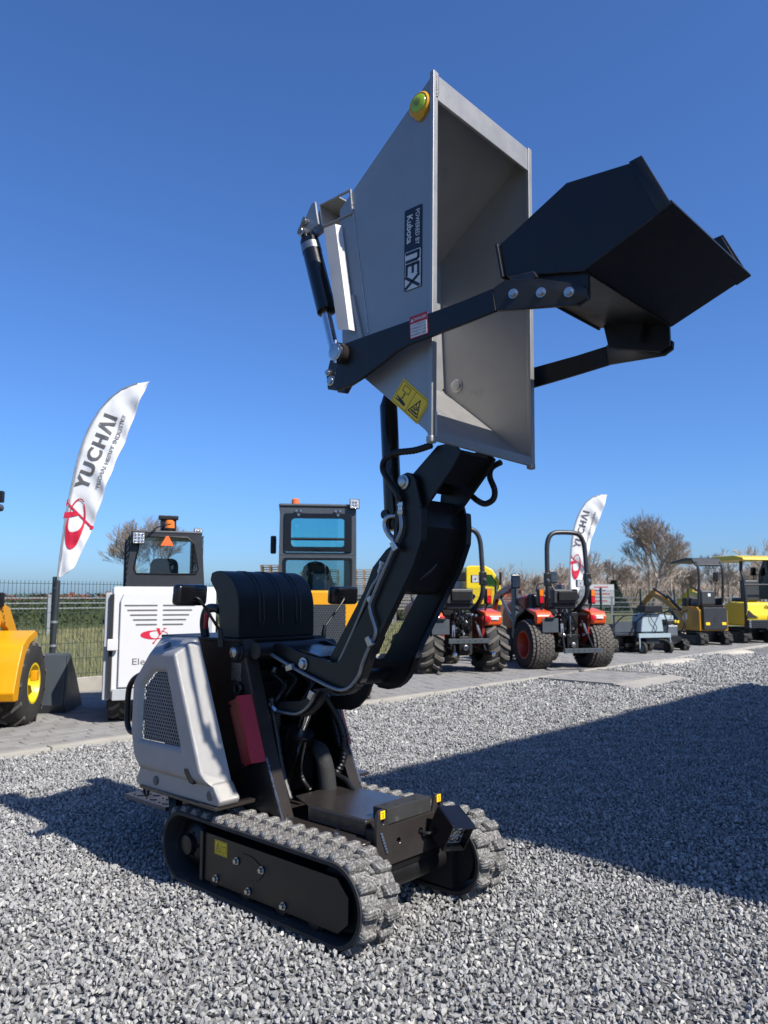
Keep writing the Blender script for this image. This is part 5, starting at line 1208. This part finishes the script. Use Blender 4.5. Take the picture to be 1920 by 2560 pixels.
        P('loader_bucket', 'slate_paint', MB().prism([(2.05, .10), (2.02, .60), (2.07, .62), (2.12, .20), (2.55, .10)], -.72, .72), bevel=.01)
        me = text_mesh('Kubota', .11, .001); place_flat(me, (1.25, .542, 1.385), (-1, 0, .14), (.14, 0, 1)); link('lettering', me, 'white_print', V)
    return V
tractor('compact_tractor', (1.22, 13.0, 0), 17, 'orange compact tractor with coarse block tread tyres and folding roll bar', 'lug', 15, 'rim_red', False)
tractor('compact_tractor', (3.17, 13.78, 0), 15, 'orange compact tractor with wide turf tyres and a red front loader', 'turf', 34, 'rim_red', True)

# --- small excavators in a row
def xtrack(P, y, L, h, w, x0=0.):
    r = h / 2; n = 44; T = 2 * (L - h) + math.pi * h; m_ = MB(); vs = []
    def pt(s_, rr):
        s_ %= T; a = L - h
        if s_ < a: return (x0 - a / 2 + s_, r + rr)
        s_ -= a
        if s_ < math.pi * r: q = s_ / r; return (x0 + a / 2 + rr * math.sin(q), r + rr * math.cos(q))
        s_ -= math.pi * r
        if s_ < a: return (x0 + a / 2 - s_, r - rr)
        s_ -= a; q = s_ / r; return (x0 - a / 2 - rr * math.sin(q), r - rr * math.cos(q))
    for k in range(n):
        for yy_, rr in ((-w / 2, r - .03), (-w / 2, r - .008), (w / 2, r - .008), (w / 2, r - .03)):
            p = pt(k * T / n, rr); vs.append((p[0], y + yy_, p[1] + .008))
    m_.add(vs, [(k * 4 + a, k * 4 + (a + 1) % 4, ((k + 1) % n) * 4 + (a + 1) % 4, ((k + 1) % n) * 4 + a) for k in range(n) for a in range(4)])
    for k in range(n):
        if k % 2: continue
        for q in (0, 1):
            a0, a1 = pt((k + q) * T / n, r - .01), pt((k + q + .62) * T / n, r - .01); b0, b1 = pt((k + q + .1) * T / n, r + .018), pt((k + q + .52) * T / n, r + .018)
            ya, yb = (y - w / 2, y - .01) if q else (y + .01, y + w / 2)
            m_.add([(p[0], yq, p[1] + .008) for yq in (ya, yb) for p in (a0, a1, b1, b0)], [(0, 1, 2, 3), (4, 7, 6, 5), (0, 3, 7, 4), (1, 5, 6, 2), (3, 2, 6, 7)])
    t_ = P('crawler_track', 'tyre_rubber', m_, smooth=30)
    MB().box(x0 - L / 2 + .16, x0 + L / 2 - .16, y - w * .42, y + w * .46, .08, h - .07).build('track_frame', 'black_paint', t_, bevel=.01)
    for e in (-1, 1): MB().lathe((x0 + e * (L / 2 - r), y - w * .45, r), (0, 1, 0), [(0, r - .05), (w * .9, r - .05), (w * .92, .05)], 18).build('track_wheel', 'black_matt', t_)
def boom_parts(P, mat, pts, yc):
    (a, b, c, d) = [Vector((x, yc, z)) for x, z in pts]
    P('boom', mat, MB().tube([a, (a + b) / 2 + Vector((0, 0, .10)), b], [.09, .10, .075], 4, 4), smooth=20); P('dipper', mat, MB().tube([b + Vector((-.1, 0, .12)), b, c], [.06, .08, .055], 4, 2), smooth=20)
    P('boom_ram', 'black_gloss', MB().cyl(a + Vector((.1, 0, .18)), (a + b) / 2 + Vector((0, 0, .26)), .035, 10)); P('dipper_ram', 'black_gloss', MB().cyl((a + b) / 2 + Vector((0, 0, .20)), b + Vector((-.05, 0, .16)), .03, 10))
    P('bucket', 'black_paint', MB().prism([(c.x, c.z), (c.x + .12, c.z - .02), (d.x + .12, d.z + .05), (d.x, d.z), (d.x - .2, d.z + .08), (c.x - .1, c.z - .1)], yc - .16, yc + .16), bevel=.01)
RG = 'small excavators parked in a row'
V = tag(empty('mini_excavator', (8.42, 20.45, 0), head(14)), 'dull yellow mini excavator with dark flat canopy and grey rear cover', 'excavator', RG); P = vpart(V)
for s_ in (-1, 1): xtrack(P, s_ * .36, 1.25, .36, .22, .1)
P('undercarriage', 'black_paint', MB().box(-.2, .4, -.26, .26, .15, .40))
P('body', 'dull_yellow', MB().prism([(-.42, .40), (-.42, .92), (-.30, 1.02), (.30, 1.02), (.36, .66), (.70, .62), (.70, .40)], -.42, .42), bevel=.015)
rc = P('rear_cover', 'dark_cab', MB().box(-.50, -.41, -.35, .35, .43, 1.0), bevel=.02)
for s_ in (-1, 1): MB().box(-.508, -.50, s_ * .24 - .06, s_ * .24 + .06, .55, .62).build('reflector', 'yellow_sticker', rc)
MB().box(-.506, -.50, -.05, .05, .62, .76).build('key_plate', 'black_matt', rc)
gs = P('side_grille', 'wood', MB().box(-.36, -.12, .418, .425, .52, .90)); g = MB(); hexgrille(g, [(-.35, .53), (-.13, .53), (-.13, .89), (-.35, .89)], 0, .03, .012, .003, lambda u, v, d: (u, .428 - d, v)); g.build('grille_sheet', 'dull_yellow', gs, smooth=0)
P('decal', 'white_print', MB().box(.08, .17, .42, .424, .68, .84))
for s_ in (-1, 1):
    P('canopy_post', 'dark_cab', MB().tube([(-.30, s_ * .36, 1.0), (-.36, s_ * .36, 1.45), (-.38, s_ * .36, 1.95), (-.30, s_ * .36, 2.18)], .035, 8, 3))
P('canopy_roof', 'dark_cab', MB().prism([(-.36, 2.10), (-.20, 2.28), (.05, 2.30), (.75, 2.22), (.75, 2.17), (.0, 2.23), (-.16, 2.22), (-.33, 2.06)], -.42, .42), bevel=.012)
P('seat', 'seat', MB().box(-.25, -.08, -.22, .22, 1.05, 1.45), bevel=.05, seg=3); P('seat_cushion', 'seat', MB().box(-.15, .25, -.22, .22, 1.02, 1.14), bevel=.04); P('seat_label', 'white_print', MB().box(-.256, -.25, -.06, .02, 1.28, 1.36))
P('console', 'black_plastic', MB().box(.35, .55, -.25, .25, .66, 1.25), bevel=.04)
for s_ in (-1, 1): P('lever', 'black_paint', MB().tube([(.4, s_ * .15, 1.2), (.38, s_ * .16, 1.4), (.36, s_ * .16, 1.5)], .014, 6, 3))
P('rear_shelf', 'black_paint', MB().box(-.46, -.30, -.34, .34, 1.02, 1.06)); P('cab_ledge', 'black_paint', MB().prism([(-.38, 1.02), (.40, 1.02), (.2, 1.2), (-.28, 1.25)], -.40, -.34))
boom_parts(P, 'dull_yellow', ((.75, .72), (2.2, 1.36), (2.95, .95), (2.6, .25)), .05)
V = tag(empty('mini_excavator', (10.0, 21.5, 0), head(14)), 'bright yellow mini excavator with yellow canopy roof and black rear bumper', 'excavator', RG); P = vpart(V)
for s_ in (-1, 1): xtrack(P, s_ * .40, 1.40, .40, .24, .1)
P('undercarriage', 'black_paint', MB().box(-.2, .4, -.28, .28, .15, .45))
P('body', 'lemon_body', MB().prism([(-.62, .62), (-.66, .80), (-.60, 1.12), (.1, 1.15), (.6, .80), (.6, .50), (-.5, .50)], -.46, .46), bevel=.06, seg=3)
P('rear_bumper', 'dark_cab', MB().box(-.70, -.50, -.44, .44, .44, .66), bevel=.015)
for s_ in (-1, 1):
    for q in range(3): b = MB(); bolt(b, (-.70, s_ * .40, .48 + .07 * q), (-1, 0, 0), .02, .012); P('bolt', 'zinc', b)
    P('canopy_post', 'dark_cab', MB().tube([(-.58, s_ * .43, .50), (-.60, s_ * .43, 1.20), (-.56, s_ * .43, 1.75), (-.48, s_ * .43, 2.0), (-.50, s_ * .43, 2.24)], .045, 8, 4))
for q in range(3): P('bumper_slat', 'black_paint', MB().box(-.708, -.70, -.36, .36, .48 + .055 * q, .505 + .055 * q))
P('cross_rail', 'dark_cab', MB().cyl((-.60, -.46, 1.60), (-.60, .46, 1.60), .025, 10))
P('canopy_roof', 'lemon_body', MB().prism([(-.78, 2.26), (-.74, 2.33), (-.40, 2.40), (.50, 2.40), (.72, 2.33), (.74, 2.24), (.5, 2.27), (-.5, 2.27)], -.58, .58), bevel=.03, seg=3)
P('seat', 'seat', MB().box(-.35, -.15, -.26, .26, 1.15, 1.75), bevel=.07, seg=3); P('seat_cushion', 'seat', MB().box(-.25, .2, -.26, .26, 1.12, 1.25), bevel=.05)
P('key_plate', 'black_matt', MB().box(-.672, -.65, -.32, -.22, .72, .80)); rear_text('NEX', .14, (-.655, -.30, 1.0), 'ink', V, .004, 1.2)
P('body_stripe', 'black_matt', MB().prism([(.46, .72), (.10, .72), (.26, .80), (.40, .92)], -.668, -.655, 'x'))
P('mirror', 'black_gloss', MB().box(.2, .25, .62, .78, 1.7, 1.95), bevel=.03)
boom_parts(P, 'lemon_body', ((.75, .80), (2.3, 1.42), (3.1, .95), (2.7, .3)), .05)
V = tag(empty('cab_excavator', (11.95, 22.2, 0), head(14)), 'yellow excavator with a closed black cab at the end of the row', 'excavator'); P = vpart(V)
for s_ in (-1, 1): xtrack(P, s_ * .55, 1.8, .45, .28, .1)
P('body', 'lemon_body', MB().prism([(-.75, .55), (-.82, .80), (-.75, 1.25), (.4, 1.28), (.8, .9), (.8, .55)], -.62, .62), bevel=.06, seg=3)
P('rear_vent', 'black_matt', MB().box(-.83, -.80, -.40, .30, .75, 1.0), bevel=.02)
P('cab', 'black_paint', MB().prism([(-.42, 1.2), (-.42, 2.30), (-.30, 2.42), (.70, 2.42), (.95, 1.9), (.95, 1.2)], .0, .60), bevel=.03)
P('cab_window', 'dark_glass', MB().box(-.432, -.425, .08, .52, 1.55, 2.28)); P('side_window', 'dark_glass', MB().prism([(-.30, 1.5), (-.30, 2.3), (.62, 2.3), (.80, 1.9), (.80, 1.5)], .604, .612))
P('side_mirror', 'black_gloss', MB().box(.9, .95, .68, .86, 1.9, 2.15), bevel=.03); P('mirror_arm', 'black_paint', MB().tube([(.92, .6, 1.7), (.93, .74, 1.75), (.93, .77, 1.92)], .015, 6, 4))
P('undercarriage', 'black_paint', MB().box(-.4, .6, -.4, .4, .2, .58))

# --- small two-wheeled carriers
V = tag(empty('flatbed_carrier', (5.35, 17.55, 0), head(18)), 'black flatbed motor barrow with rail frame parked behind the turf tyres', 'barrow', 'motor barrows in the row'); P = vpart(V); V.scale = (.84, .84, .84)
P('bed', 'dark_cab', MB().box(-.30, .70, -.42, .42, .48, .56), bevel=.015)
for s_ in (-1, 1):
    P('side_board', 'slate_paint', MB().box(-.30, .70, s_ * .42 - .012, s_ * .42 + .012, .56, .80), bevel=.006); tyre(V, 'w', (-.05, s_ * .34, .24), .24, .16, .11, 'light_grey_body', 'lug', s_, 12, lug_h=.02)
    P('rail_post', 'black_paint', MB().box(-.30, -.27, s_ * .40 - .015, s_ * .40 + .015, .45, 1.02)); P('handle', 'black_paint', MB().tube([(-.28, s_ * .30, .85), (-.55, s_ * .30, 1.0), (-.72, s_ * .30, 1.02)], .016, 8, 3))
P('top_rail', 'black_paint', MB().box(-.30, -.26, -.42, .42, 1.0, 1.03)); P('rear_board', 'slate_paint', MB().box(-.31, -.29, -.40, .40, .58, .86), bevel=.005); P('engine', 'black_gloss', MB().box(.05, .40, -.25, .25, .25, .48), bevel=.03); P('lower_frame', 'black_paint', MB().box(-.35, .6, -.12, .12, .20, .28))
V = tag(empty('motor_barrow', (5.98, 17.3, 0), head(18)), 'pale grey three-wheeled motor barrow with small caster wheels', 'barrow', 'motor barrows in the row'); P = vpart(V); V.scale = (.84, .84, .84)
P('hopper', 'pale_blue_grey', MB().prism([(-.36, .58), (.36, .58), (.30, 1.02), (.24, 1.06), (-.24, 1.06), (-.30, 1.02)], .0, .45, 'x'), bevel=.03, seg=3)
P('axle_beam', 'pale_blue_grey', MB().box(-.10, -.03, -.50, .50, .44, .55), bevel=.006)
for s_ in (-1, 1):
    P('caster_leg', 'pale_blue_grey', MB().bar((-.06, s_ * .46, .50), (-.10, s_ * .48, .16), .03, .06), bevel=.004); tyre(V, 'w', (-.10, s_ * .40, .17), .17, .09, .09, 'zinc', None, s_)
    P('handle', 'black_paint', MB().tube([(.1, s_ * .22, 1.02), (-.25, s_ * .24, 1.12), (-.45, s_ * .24, 1.10)], .016, 8, 4)); tyre(V, 'w', (.75, s_ * .36, .24), .24, .16, .11, 'light_grey_body', 'lug', s_, 12, lug_h=.02)
P('control_box', 'black_plastic', MB().box(-.12, .2, -.26, .30, 1.10, 1.28), bevel=.02); P('chassis', 'dark_cab', MB().box(.0, 1.1, -.2, .2, .28, .45)); P('cable', 'black_gloss', MB().tube([(-.02, .1, 1.1), (-.06, .05, .9), (-.05, -.1, .7), (-.05, 0, .55)], .010, 6, 5))
V = tag(empty('tracked_barrow', (6.75, 18.3, 0), head(16)), 'black tracked barrow with tall tubular handles and silver engine', 'barrow', 'motor barrows in the row'); P = vpart(V); V.scale = (.84, .84, .84)
for s_ in (-1, 1):
    xtrack(P, s_ * .26, 1.1, .32, .18, .2); P('handle', 'black_paint', MB().tube([(-.1, s_ * .22, .45), (-.25, s_ * .26, .75), (-.15, s_ * .28, 1.05), (-.45, s_ * .28, 1.15)], .018, 8, 4)); P('guard_tube', 'black_paint', MB().tube([(.0, s_ * .36, .35), (-.15, s_ * .38, .70), (.05, s_ * .36, 1.12), (.5, s_ * .34, 1.15)], .016, 8, 3))
P('engine', 'steel_tube', MB().box(-.1, .22, -.18, .18, .42, .72), bevel=.03, seg=3); P('fuel_tank', 'dark_cab', MB().box(-.08, .22, -.2, .2, .74, .88), bevel=.04, seg=3); P('skip', 'pale_blue_grey', MB().prism([(.25, .5), (.30, .98), (1.05, 1.02), (1.0, .62), (.7, .45)], -.33, .33), bevel=.02); P('number_panel', 'light_grey_body', MB().box(-.16, -.12, -.08, .08, .22, .40), bevel=.01)
P('air_filter', 'yellow_sticker', MB().box(-.14, -.04, -.2, -.05, .78, .86), bevel=.02); P('chassis', 'black_paint', MB().box(-.2, .9, -.2, .2, .25, .42))
# ------------------------------------------------------------------ feather flags
def smooth_line(pts, n):
    P = [Vector((x, 0, z)) for x, z in pts]; d = [0]
    for a, b in zip(P[:-1], P[1:]): d.append(d[-1] + (b - a).length)
    out = []
    for k in range(n):
        s_ = d[-1] * k / (n - 1); i = max(0, min(len(P) - 2, next((j for j in range(len(d) - 1) if d[j + 1] >= s_ - 1e-9), len(P) - 2)))
        t = (s_ - d[i]) / max(1e-9, d[i + 1] - d[i]); p0 = P[max(i - 1, 0)]; p1 = P[i]; p2 = P[i + 1]; p3 = P[min(i + 2, len(P) - 1)]
        out.append(.5 * ((2 * p1) + (p2 - p0) * t + (2 * p0 - 5 * p1 + 4 * p2 - p3) * t * t + (3 * p1 - p0 - 3 * p2 + p3) * t ** 3))
    return out
def flag(name, label, base, pole, trail, rows, seed, yaw):
    V = tag(empty(name, base, yaw), label, 'flag', 'feather flags'); P = vpart(V)
    n = 60; m = 12; A = smooth_line(pole, n); B = smooth_line(trail, n); g = MB()
    def wave(x, z, t): return .035 * t * math.sin(z * 5.1 + seed + t * 2) + .018 * t * math.sin(z * 11 + x * 17 + seed * 2) + .008 * noise.noise(Vector((x * 14, z * 9, seed)))
    def surf(i, t): # i real row index, t 0..1 across
        i = max(0, min(n - 1.001, i)); k = int(i); f = i - k; a = A[k].lerp(A[k + 1], f); b = B[k].lerp(B[k + 1], f); p = a.lerp(b, t); return Vector((p.x, wave(p.x, p.z, t), p.z))
    vs = [surf(i * .9999, j / m) for i in range(n) for j in range(m + 1)]; w = m + 1
    g.add(vs, [(i * w + j, i * w + j + 1, (i + 1) * w + j + 1, (i + 1) * w + j) for i in range(n - 1) for j in range(m)])
    fl = P('cloth', 'flag_cloth', g, smooth=80)
    so = fl.modifiers.new('thickness', 'SOLIDIFY'); so.thickness = .004; so.offset = 0
    P('pole', 'galv', MB().tube([A[n - 1] + Vector((-.01, 0, -.1))] + [A[k] + Vector((-.012, 0, 0)) for k in range(n - 1, -1, -4)], .012, 8, 1))
    zb = A[n - 1].z
    P('ground_post', 'post_grey', MB().tube([(A[n - 1].x - .04, 0, -.05), (A[n - 1].x - .03, 0, .7), (A[n - 1].x - .012, 0, zb - .02)], .035, 12, 2), smooth=50)
    for z in (zb - .12, zb - .55, zb - .85):
        if z > .1: P('clamp_band', 'galv' if z != zb - .12 else 'post_grey', MB().cyl((A[n - 1].x - .03, 0, z - .015), (A[n - 1].x - .03, 0, z + .015), .045, 12))
    # printing follows the cloth
    def put(me, o, u, s_, mat, nm='lettering'):
        bm = bmesh.new(); bm.from_mesh(me); bmesh.ops.triangulate(bm, faces=bm.faces)
        for _ in range(3):
            es = [e for e in bm.edges if e.calc_length() * s_ > .07]
            if es: bmesh.ops.subdivide_edges(bm, edges=es, cuts=1); bmesh.ops.triangulate(bm, faces=bm.faces)
        u = Vector((u[0], 0, u[1])).normalized(); v = Vector((-u.z, 0, u.x))
        for q in bm.verts:
            p = Vector((o[0], 0, o[1])) + u * q.co.x * s_ + v * q.co.y * s_
            # position across the cloth at this height
            k = min(range(n), key=lambda i: abs(A[i].z - p.z)); k2 = min(range(n), key=lambda i: abs(B[i].z - p.z)); t = max(0, min(1, (p.x - A[k].x) / max(.02, B[k2].x - A[k].x)))
            p.y = wave(p.x, p.z, t) - .012; q.co = p
        bm.to_mesh(me); bm.free(); return link(nm, me, mat, fl)
    (t0, t1), (s0, s1), (lg_, lu, ls) = rows
    v = Vector((t1[0] - t0[0], t1[1] - t0[1])); put(text_mesh('YUCHΛI', 1., .03, sp=1.18), ((t0[0] + t1[0]) / 2, (t0[1] + t1[1]) / 2), v, v.length / 4.75, 'grey_print')
    v = Vector((s1[0] - s0[0], s1[1] - s0[1])); put(text_mesh('YUCHΛI HEΛVY INDUSTRY', 1., .014, sp=1.12), ((s0[0] + s1[0]) / 2 + .035, (s0[1] + s1[1]) / 2), v, v.length / 14.6, 'grey_print')
    k = swoosh().mesh('emblem', smooth=0); put(k, lg_, lu, ls, 'red_print', 'emblem')
    return V
bx, by = -4.20, 9.93
rel = lambda L, x0: [(x - x0, z) for x, z in L]
LP = [(-3.107, 4.093), (-3.329, 4.052), (-3.516, 3.946), (-3.67, 3.799), (-3.82, 3.572), (-3.935, 3.298), (-4.003, 3.041), (-4.054, 2.769), (-4.102, 2.452), (-4.147, 2.059), (-4.177, 1.7), (-4.19, 1.491)]
RP = [(-3.107, 4.093), (-3.166, 3.946), (-3.268, 3.702), (-3.384, 3.378), (-3.512, 3.009), (-3.638, 2.611), (-3.764, 2.247), (-3.875, 1.918), (-3.946, 1.762), (-3.987, 1.623), (-4.108, 1.545), (-4.188, 1.491)]
flag('feather_flag', 'white feather flag with grey and red print leaning above the dark loader bucket', (bx, by, 0), rel(LP, bx), rel(RP, bx), (((-3.965 - bx, 2.60), (-3.555 - bx, 3.72)), ((-3.785 - bx, 2.61), (-3.435 - bx, 3.69)), ((-4.005 - bx, 2.20), (.16, 1.), .33)), 1.3, 0.)
bx, by = 4.49, 18.6
LP = [(5.446, 3.744), (5.218, 3.731), (4.979, 3.602), (4.805, 3.366), (4.68, 3.097), (4.587, 2.762), (4.538, 2.428), (4.509, 2.095), (4.497, 1.7), (4.493, 1.15)]
RP = [(5.446, 3.744), (5.379, 3.535), (5.269, 3.232), (5.124, 2.862), (5.016, 2.595), (4.922, 2.228), (4.827, 1.83), (4.719, 1.45), (4.60, 1.25), (4.495, 1.15)]
flag('feather_flag', 'white feather flag with grey and red print behind the turf-tyred tractor', (bx, by, 0), rel(LP, bx), rel(RP, bx), (((4.655 - bx, 2.40), (4.965 - bx, 3.42)), ((4.835 - bx, 2.42), (5.135 - bx, 3.38)), ((4.645 - bx, 1.99), (.12, 1.), .30)), 4.1, 0.)

# ------------------------------------------------------------------ beyond the fence
V = tag(empty('lorry', (5.0, 45, 0), 0), 'yellow lorry cab beyond the fence in front of the pallet stacks', 'lorry'); P = vpart(V)
P('cab', 'lemon_body', MB().prism([(-.35, .9), (-.35, 2.98), (-.1, 3.06), (.75, 3.06), (1.15, 2.85), (1.52, 2.3), (1.66, 1.7), (1.68, .8)], -1.2, 1.2), bevel=.08, seg=3)
P('side_window', 'teal_glass', MB().prism([(.78, 1.95), (.80, 2.55), (1.12, 2.52), (1.36, 2.1), (1.38, 1.9)], -1.215, -1.2)); P('window_seal', 'black_plastic', MB().tube([(x, -1.21, z) for x, z in ((.78, 1.95), (.80, 2.55), (1.12, 2.52), (1.36, 2.1), (1.38, 1.9), (.78, 1.95))], .025, 6, 1))
P('wing_mirror', 'black_plastic', MB().box(1.52, 1.66, -1.45, -1.25, 1.95, 2.7), bevel=.05); P('chassis', 'black_paint', MB().box(-4, 1.6, -1.1, 1.1, .55, 1.28), bevel=.03); P('air_tank', 'black_plastic', MB().box(-.9, -.3, -1.18, -.4, 2.2, 2.7), bevel=.05)
for x in (1.0, -2.6):
    for s_ in (-1, 1): tyre(V, 'w', (x, s_ * 1.0, .5), .5, .3, .28, 'light_grey_body', None, s_)
V = tag(empty('box_trailer', (4.0, 46.5, 0), 0), 'white trailer side with red disc and blue end beside the yellow lorry', 'trailer'); P = vpart(V)
P('side_board', 'white_body', MB().box(-3.2, .95, -.1, .0, 1.25, 2.36), bevel=.01); P('blue_panel', 'blue_print', MB().box(.95, 1.55, -.1, 0, 1.25, 2.30)); P('red_disc', 'orange_tri', MB().cyl((-.02, -.102, 1.9), (-.02, -.108, 1.9), .27, 24)); P('blue_mark', 'blue_print', MB().box(-.62, -.35, -.106, -.1, 1.5, 2.2)); P('under_frame', 'black_paint', MB().box(-3.2, 1.5, -.1, 1.5, .7, 1.22))
for x in (-2.2, .4): P('wheel', 'tyre_rubber', MB().cyl((x, -.05, .45), (x, .25, .45), .45, 20))
def pallet_mesh():
    m = MB()
    for k in range(5): m.box(-.6, .6, -.4 + .175 * k, -.3 + .175 * k, .122, .144)
    for k in (-.55, 0, .55):
        m.box(k - .06, k + .06, -.4, .4, .10, .122)
        for y in (-.35, 0, .35): m.box(k - .06, k + .06, y - .06, y + .06, .022, .10)
    for y in (-.35, 0, .35): m.box(-.6, .6, y - .05, y + .05, 0, .022)
    return m.mesh('pallet', smooth=0)
pm_ = pallet_mesh(); pm_.materials.append(M['wood'])
r8 = random.Random(2)
for lab, x0, x1, y, z1, gp in (('low brown pallet stack seen left of the grey loader cab', -8.0, -6.2, 50, 3.4, 1), ('brown pallet stack seen through the grey loader cab', -5.4, -2.6, 50, 3.2, 1), ('narrow brown pallet stack seen right of the grey loader cab', -1.9, -.9, 50, 3.2, 1), ('tall pallet stack above the white trailer side', 2.6, 5.2, 49, 3.15, 1)):
    V = tag(empty('pallet_stack', ((x0 + x1) / 2, y, 0)), lab, 'pallets', 'pallet stacks beyond the fence')
    nx = max(1, round((x1 - x0) / 1.25))
    for i in range(nx):
        for k in range(int(z1 / .146) - r8.randint(0, 1)):
            o = link('pallet', pm_, None, V); o.location = (x0 - (x0 + x1) / 2 + .62 + i * 1.25 + r8.uniform(-.03, .03), r8.uniform(-.03, .03), k * .146); o.rotation_euler = (0, 0, r8.uniform(-.03, .03))
V = tag(empty('timber_rack', (1.1, 41, 0)), 'grey weathered timber rack seen between the boom arms', 'rack'); P = vpart(V)
for k in range(5): P('plank', 'grey_wood', MB().box(-.75, .75, -.2, .2, .62 + .17 * k, .74 + .17 * k))
for x in (-.5, .5): P('post', 'grey_wood', MB().box(x - .05, x + .05, -.25, -.2, -.1, 1.5))
V = tag(empty('billboard_box', (13.9, 50, 0), R(-12)), 'white billboard box with faint red and blue lettering by the fence', 'billboard'); P = vpart(V)
P('panel', 'white_body', MB().box(-.55, .95, -.05, .05, .78, 2.1)); P('side_panel', 'pale_blue_grey', MB().box(-.58, -.55, -.05, 1.4, .78, 2.1)); P('side_face', 'light_grey_body', MB().prism([(-.60, .8), (-1.2, .9), (-1.2, 2.05), (-.60, 2.1)], 0, .06))
for k, (mt, w) in enumerate((('red_print', .9), ('blue_print', .7), ('red_print', 1.0), ('blue_print', .5), ('red_print', .8))): P('text_line', mt, MB().box(-.3, -.3 + w, -.056, -.05, 1.9 - .22 * k, 1.96 - .22 * k))
for x in (-.4, .8): P('leg', 'galv', MB().box(x - .04, x + .04, 0, .08, -.1, .8))
V = tag(empty('yard_fence', (14, 42, 0), R(-6)), 'grey tubular rail fence in front of the distant wood', 'fence'); P = vpart(V)
for k in range(-4, 14): P('post', 'galv', MB().box(k * 1.6 - .05, k * 1.6 + .05, -.05, .05, -.1, 1.35))
for z in (.25, .5, .75, 1.0, 1.25): P('rail', 'galv', MB().box(-6.4, 21, -.02, .02, z - .02, z + .02))
V = tag(empty('brick_shed', (10.6, 72, 0)), 'low dark red brick shed right of the yellow lorry', 'building'); P = vpart(V)
P('wall', 'brick_red', MB().box(-.9, 2.2, 0, 3, -.1, 1.9)); P('roof', 'brick_red', MB().prism([(-1.1, 1.9), (2.4, 1.9), (2.2, 2.15), (-.9, 2.15)], -.2, 3.2), bevel=.02)
for x in (-.2, .6, 1.4): P('window', 'orange_tri', MB().box(x - .18, x + .18, -.03, 0, 1.35, 1.95))
for k, (x, w, h, lab) in enumerate(((-60.0, 9.5, 1.35, 'long low house with red tiled roof beyond the hedge, with one chimney'), (-72, 6, 1.2, 'smaller red-roofed house at the hedge end'), (-51.7, 1.5, 1.5, 'narrow cream house gable beyond the hedge'))):
    V = tag(empty('house', (x, 141, 0)), lab, 'house'); P = vpart(V)
    P('wall', 'plaster', MB().box(-w / 2, w / 2, 0, 6, -.1, h - .3)); rf_ = P('roof', 'roof_tile', MB().prism([(-.4, h - .35), (3, h + .45), (6.4, h - .35)], -w / 2 - .3, w / 2 + .3), smooth=0); rf_.rotation_euler = (0, 0, R(90)); rf_.location = (0, 0, 0); rf_.data.transform(Matrix.Translation((0, 0, 0)))
    MB().box(w * .2 - .35, w * .2 + .35, 2.6, 3.2, h, h + .9).build('chimney', 'brick_red', P('ridge', 'roof_tile', MB().box(-w / 2, w / 2, 2.9, 3.1, h + .4, h + .5)))
V = tag(empty('low_wall', (-1.0, 55, 0)), 'long pale wall of the depot behind the lorry', 'wall'); P = vpart(V)
P('wall_panel', 'grey_wood', MB().box(-10, 9, 0, .3, -.1, 1.0))
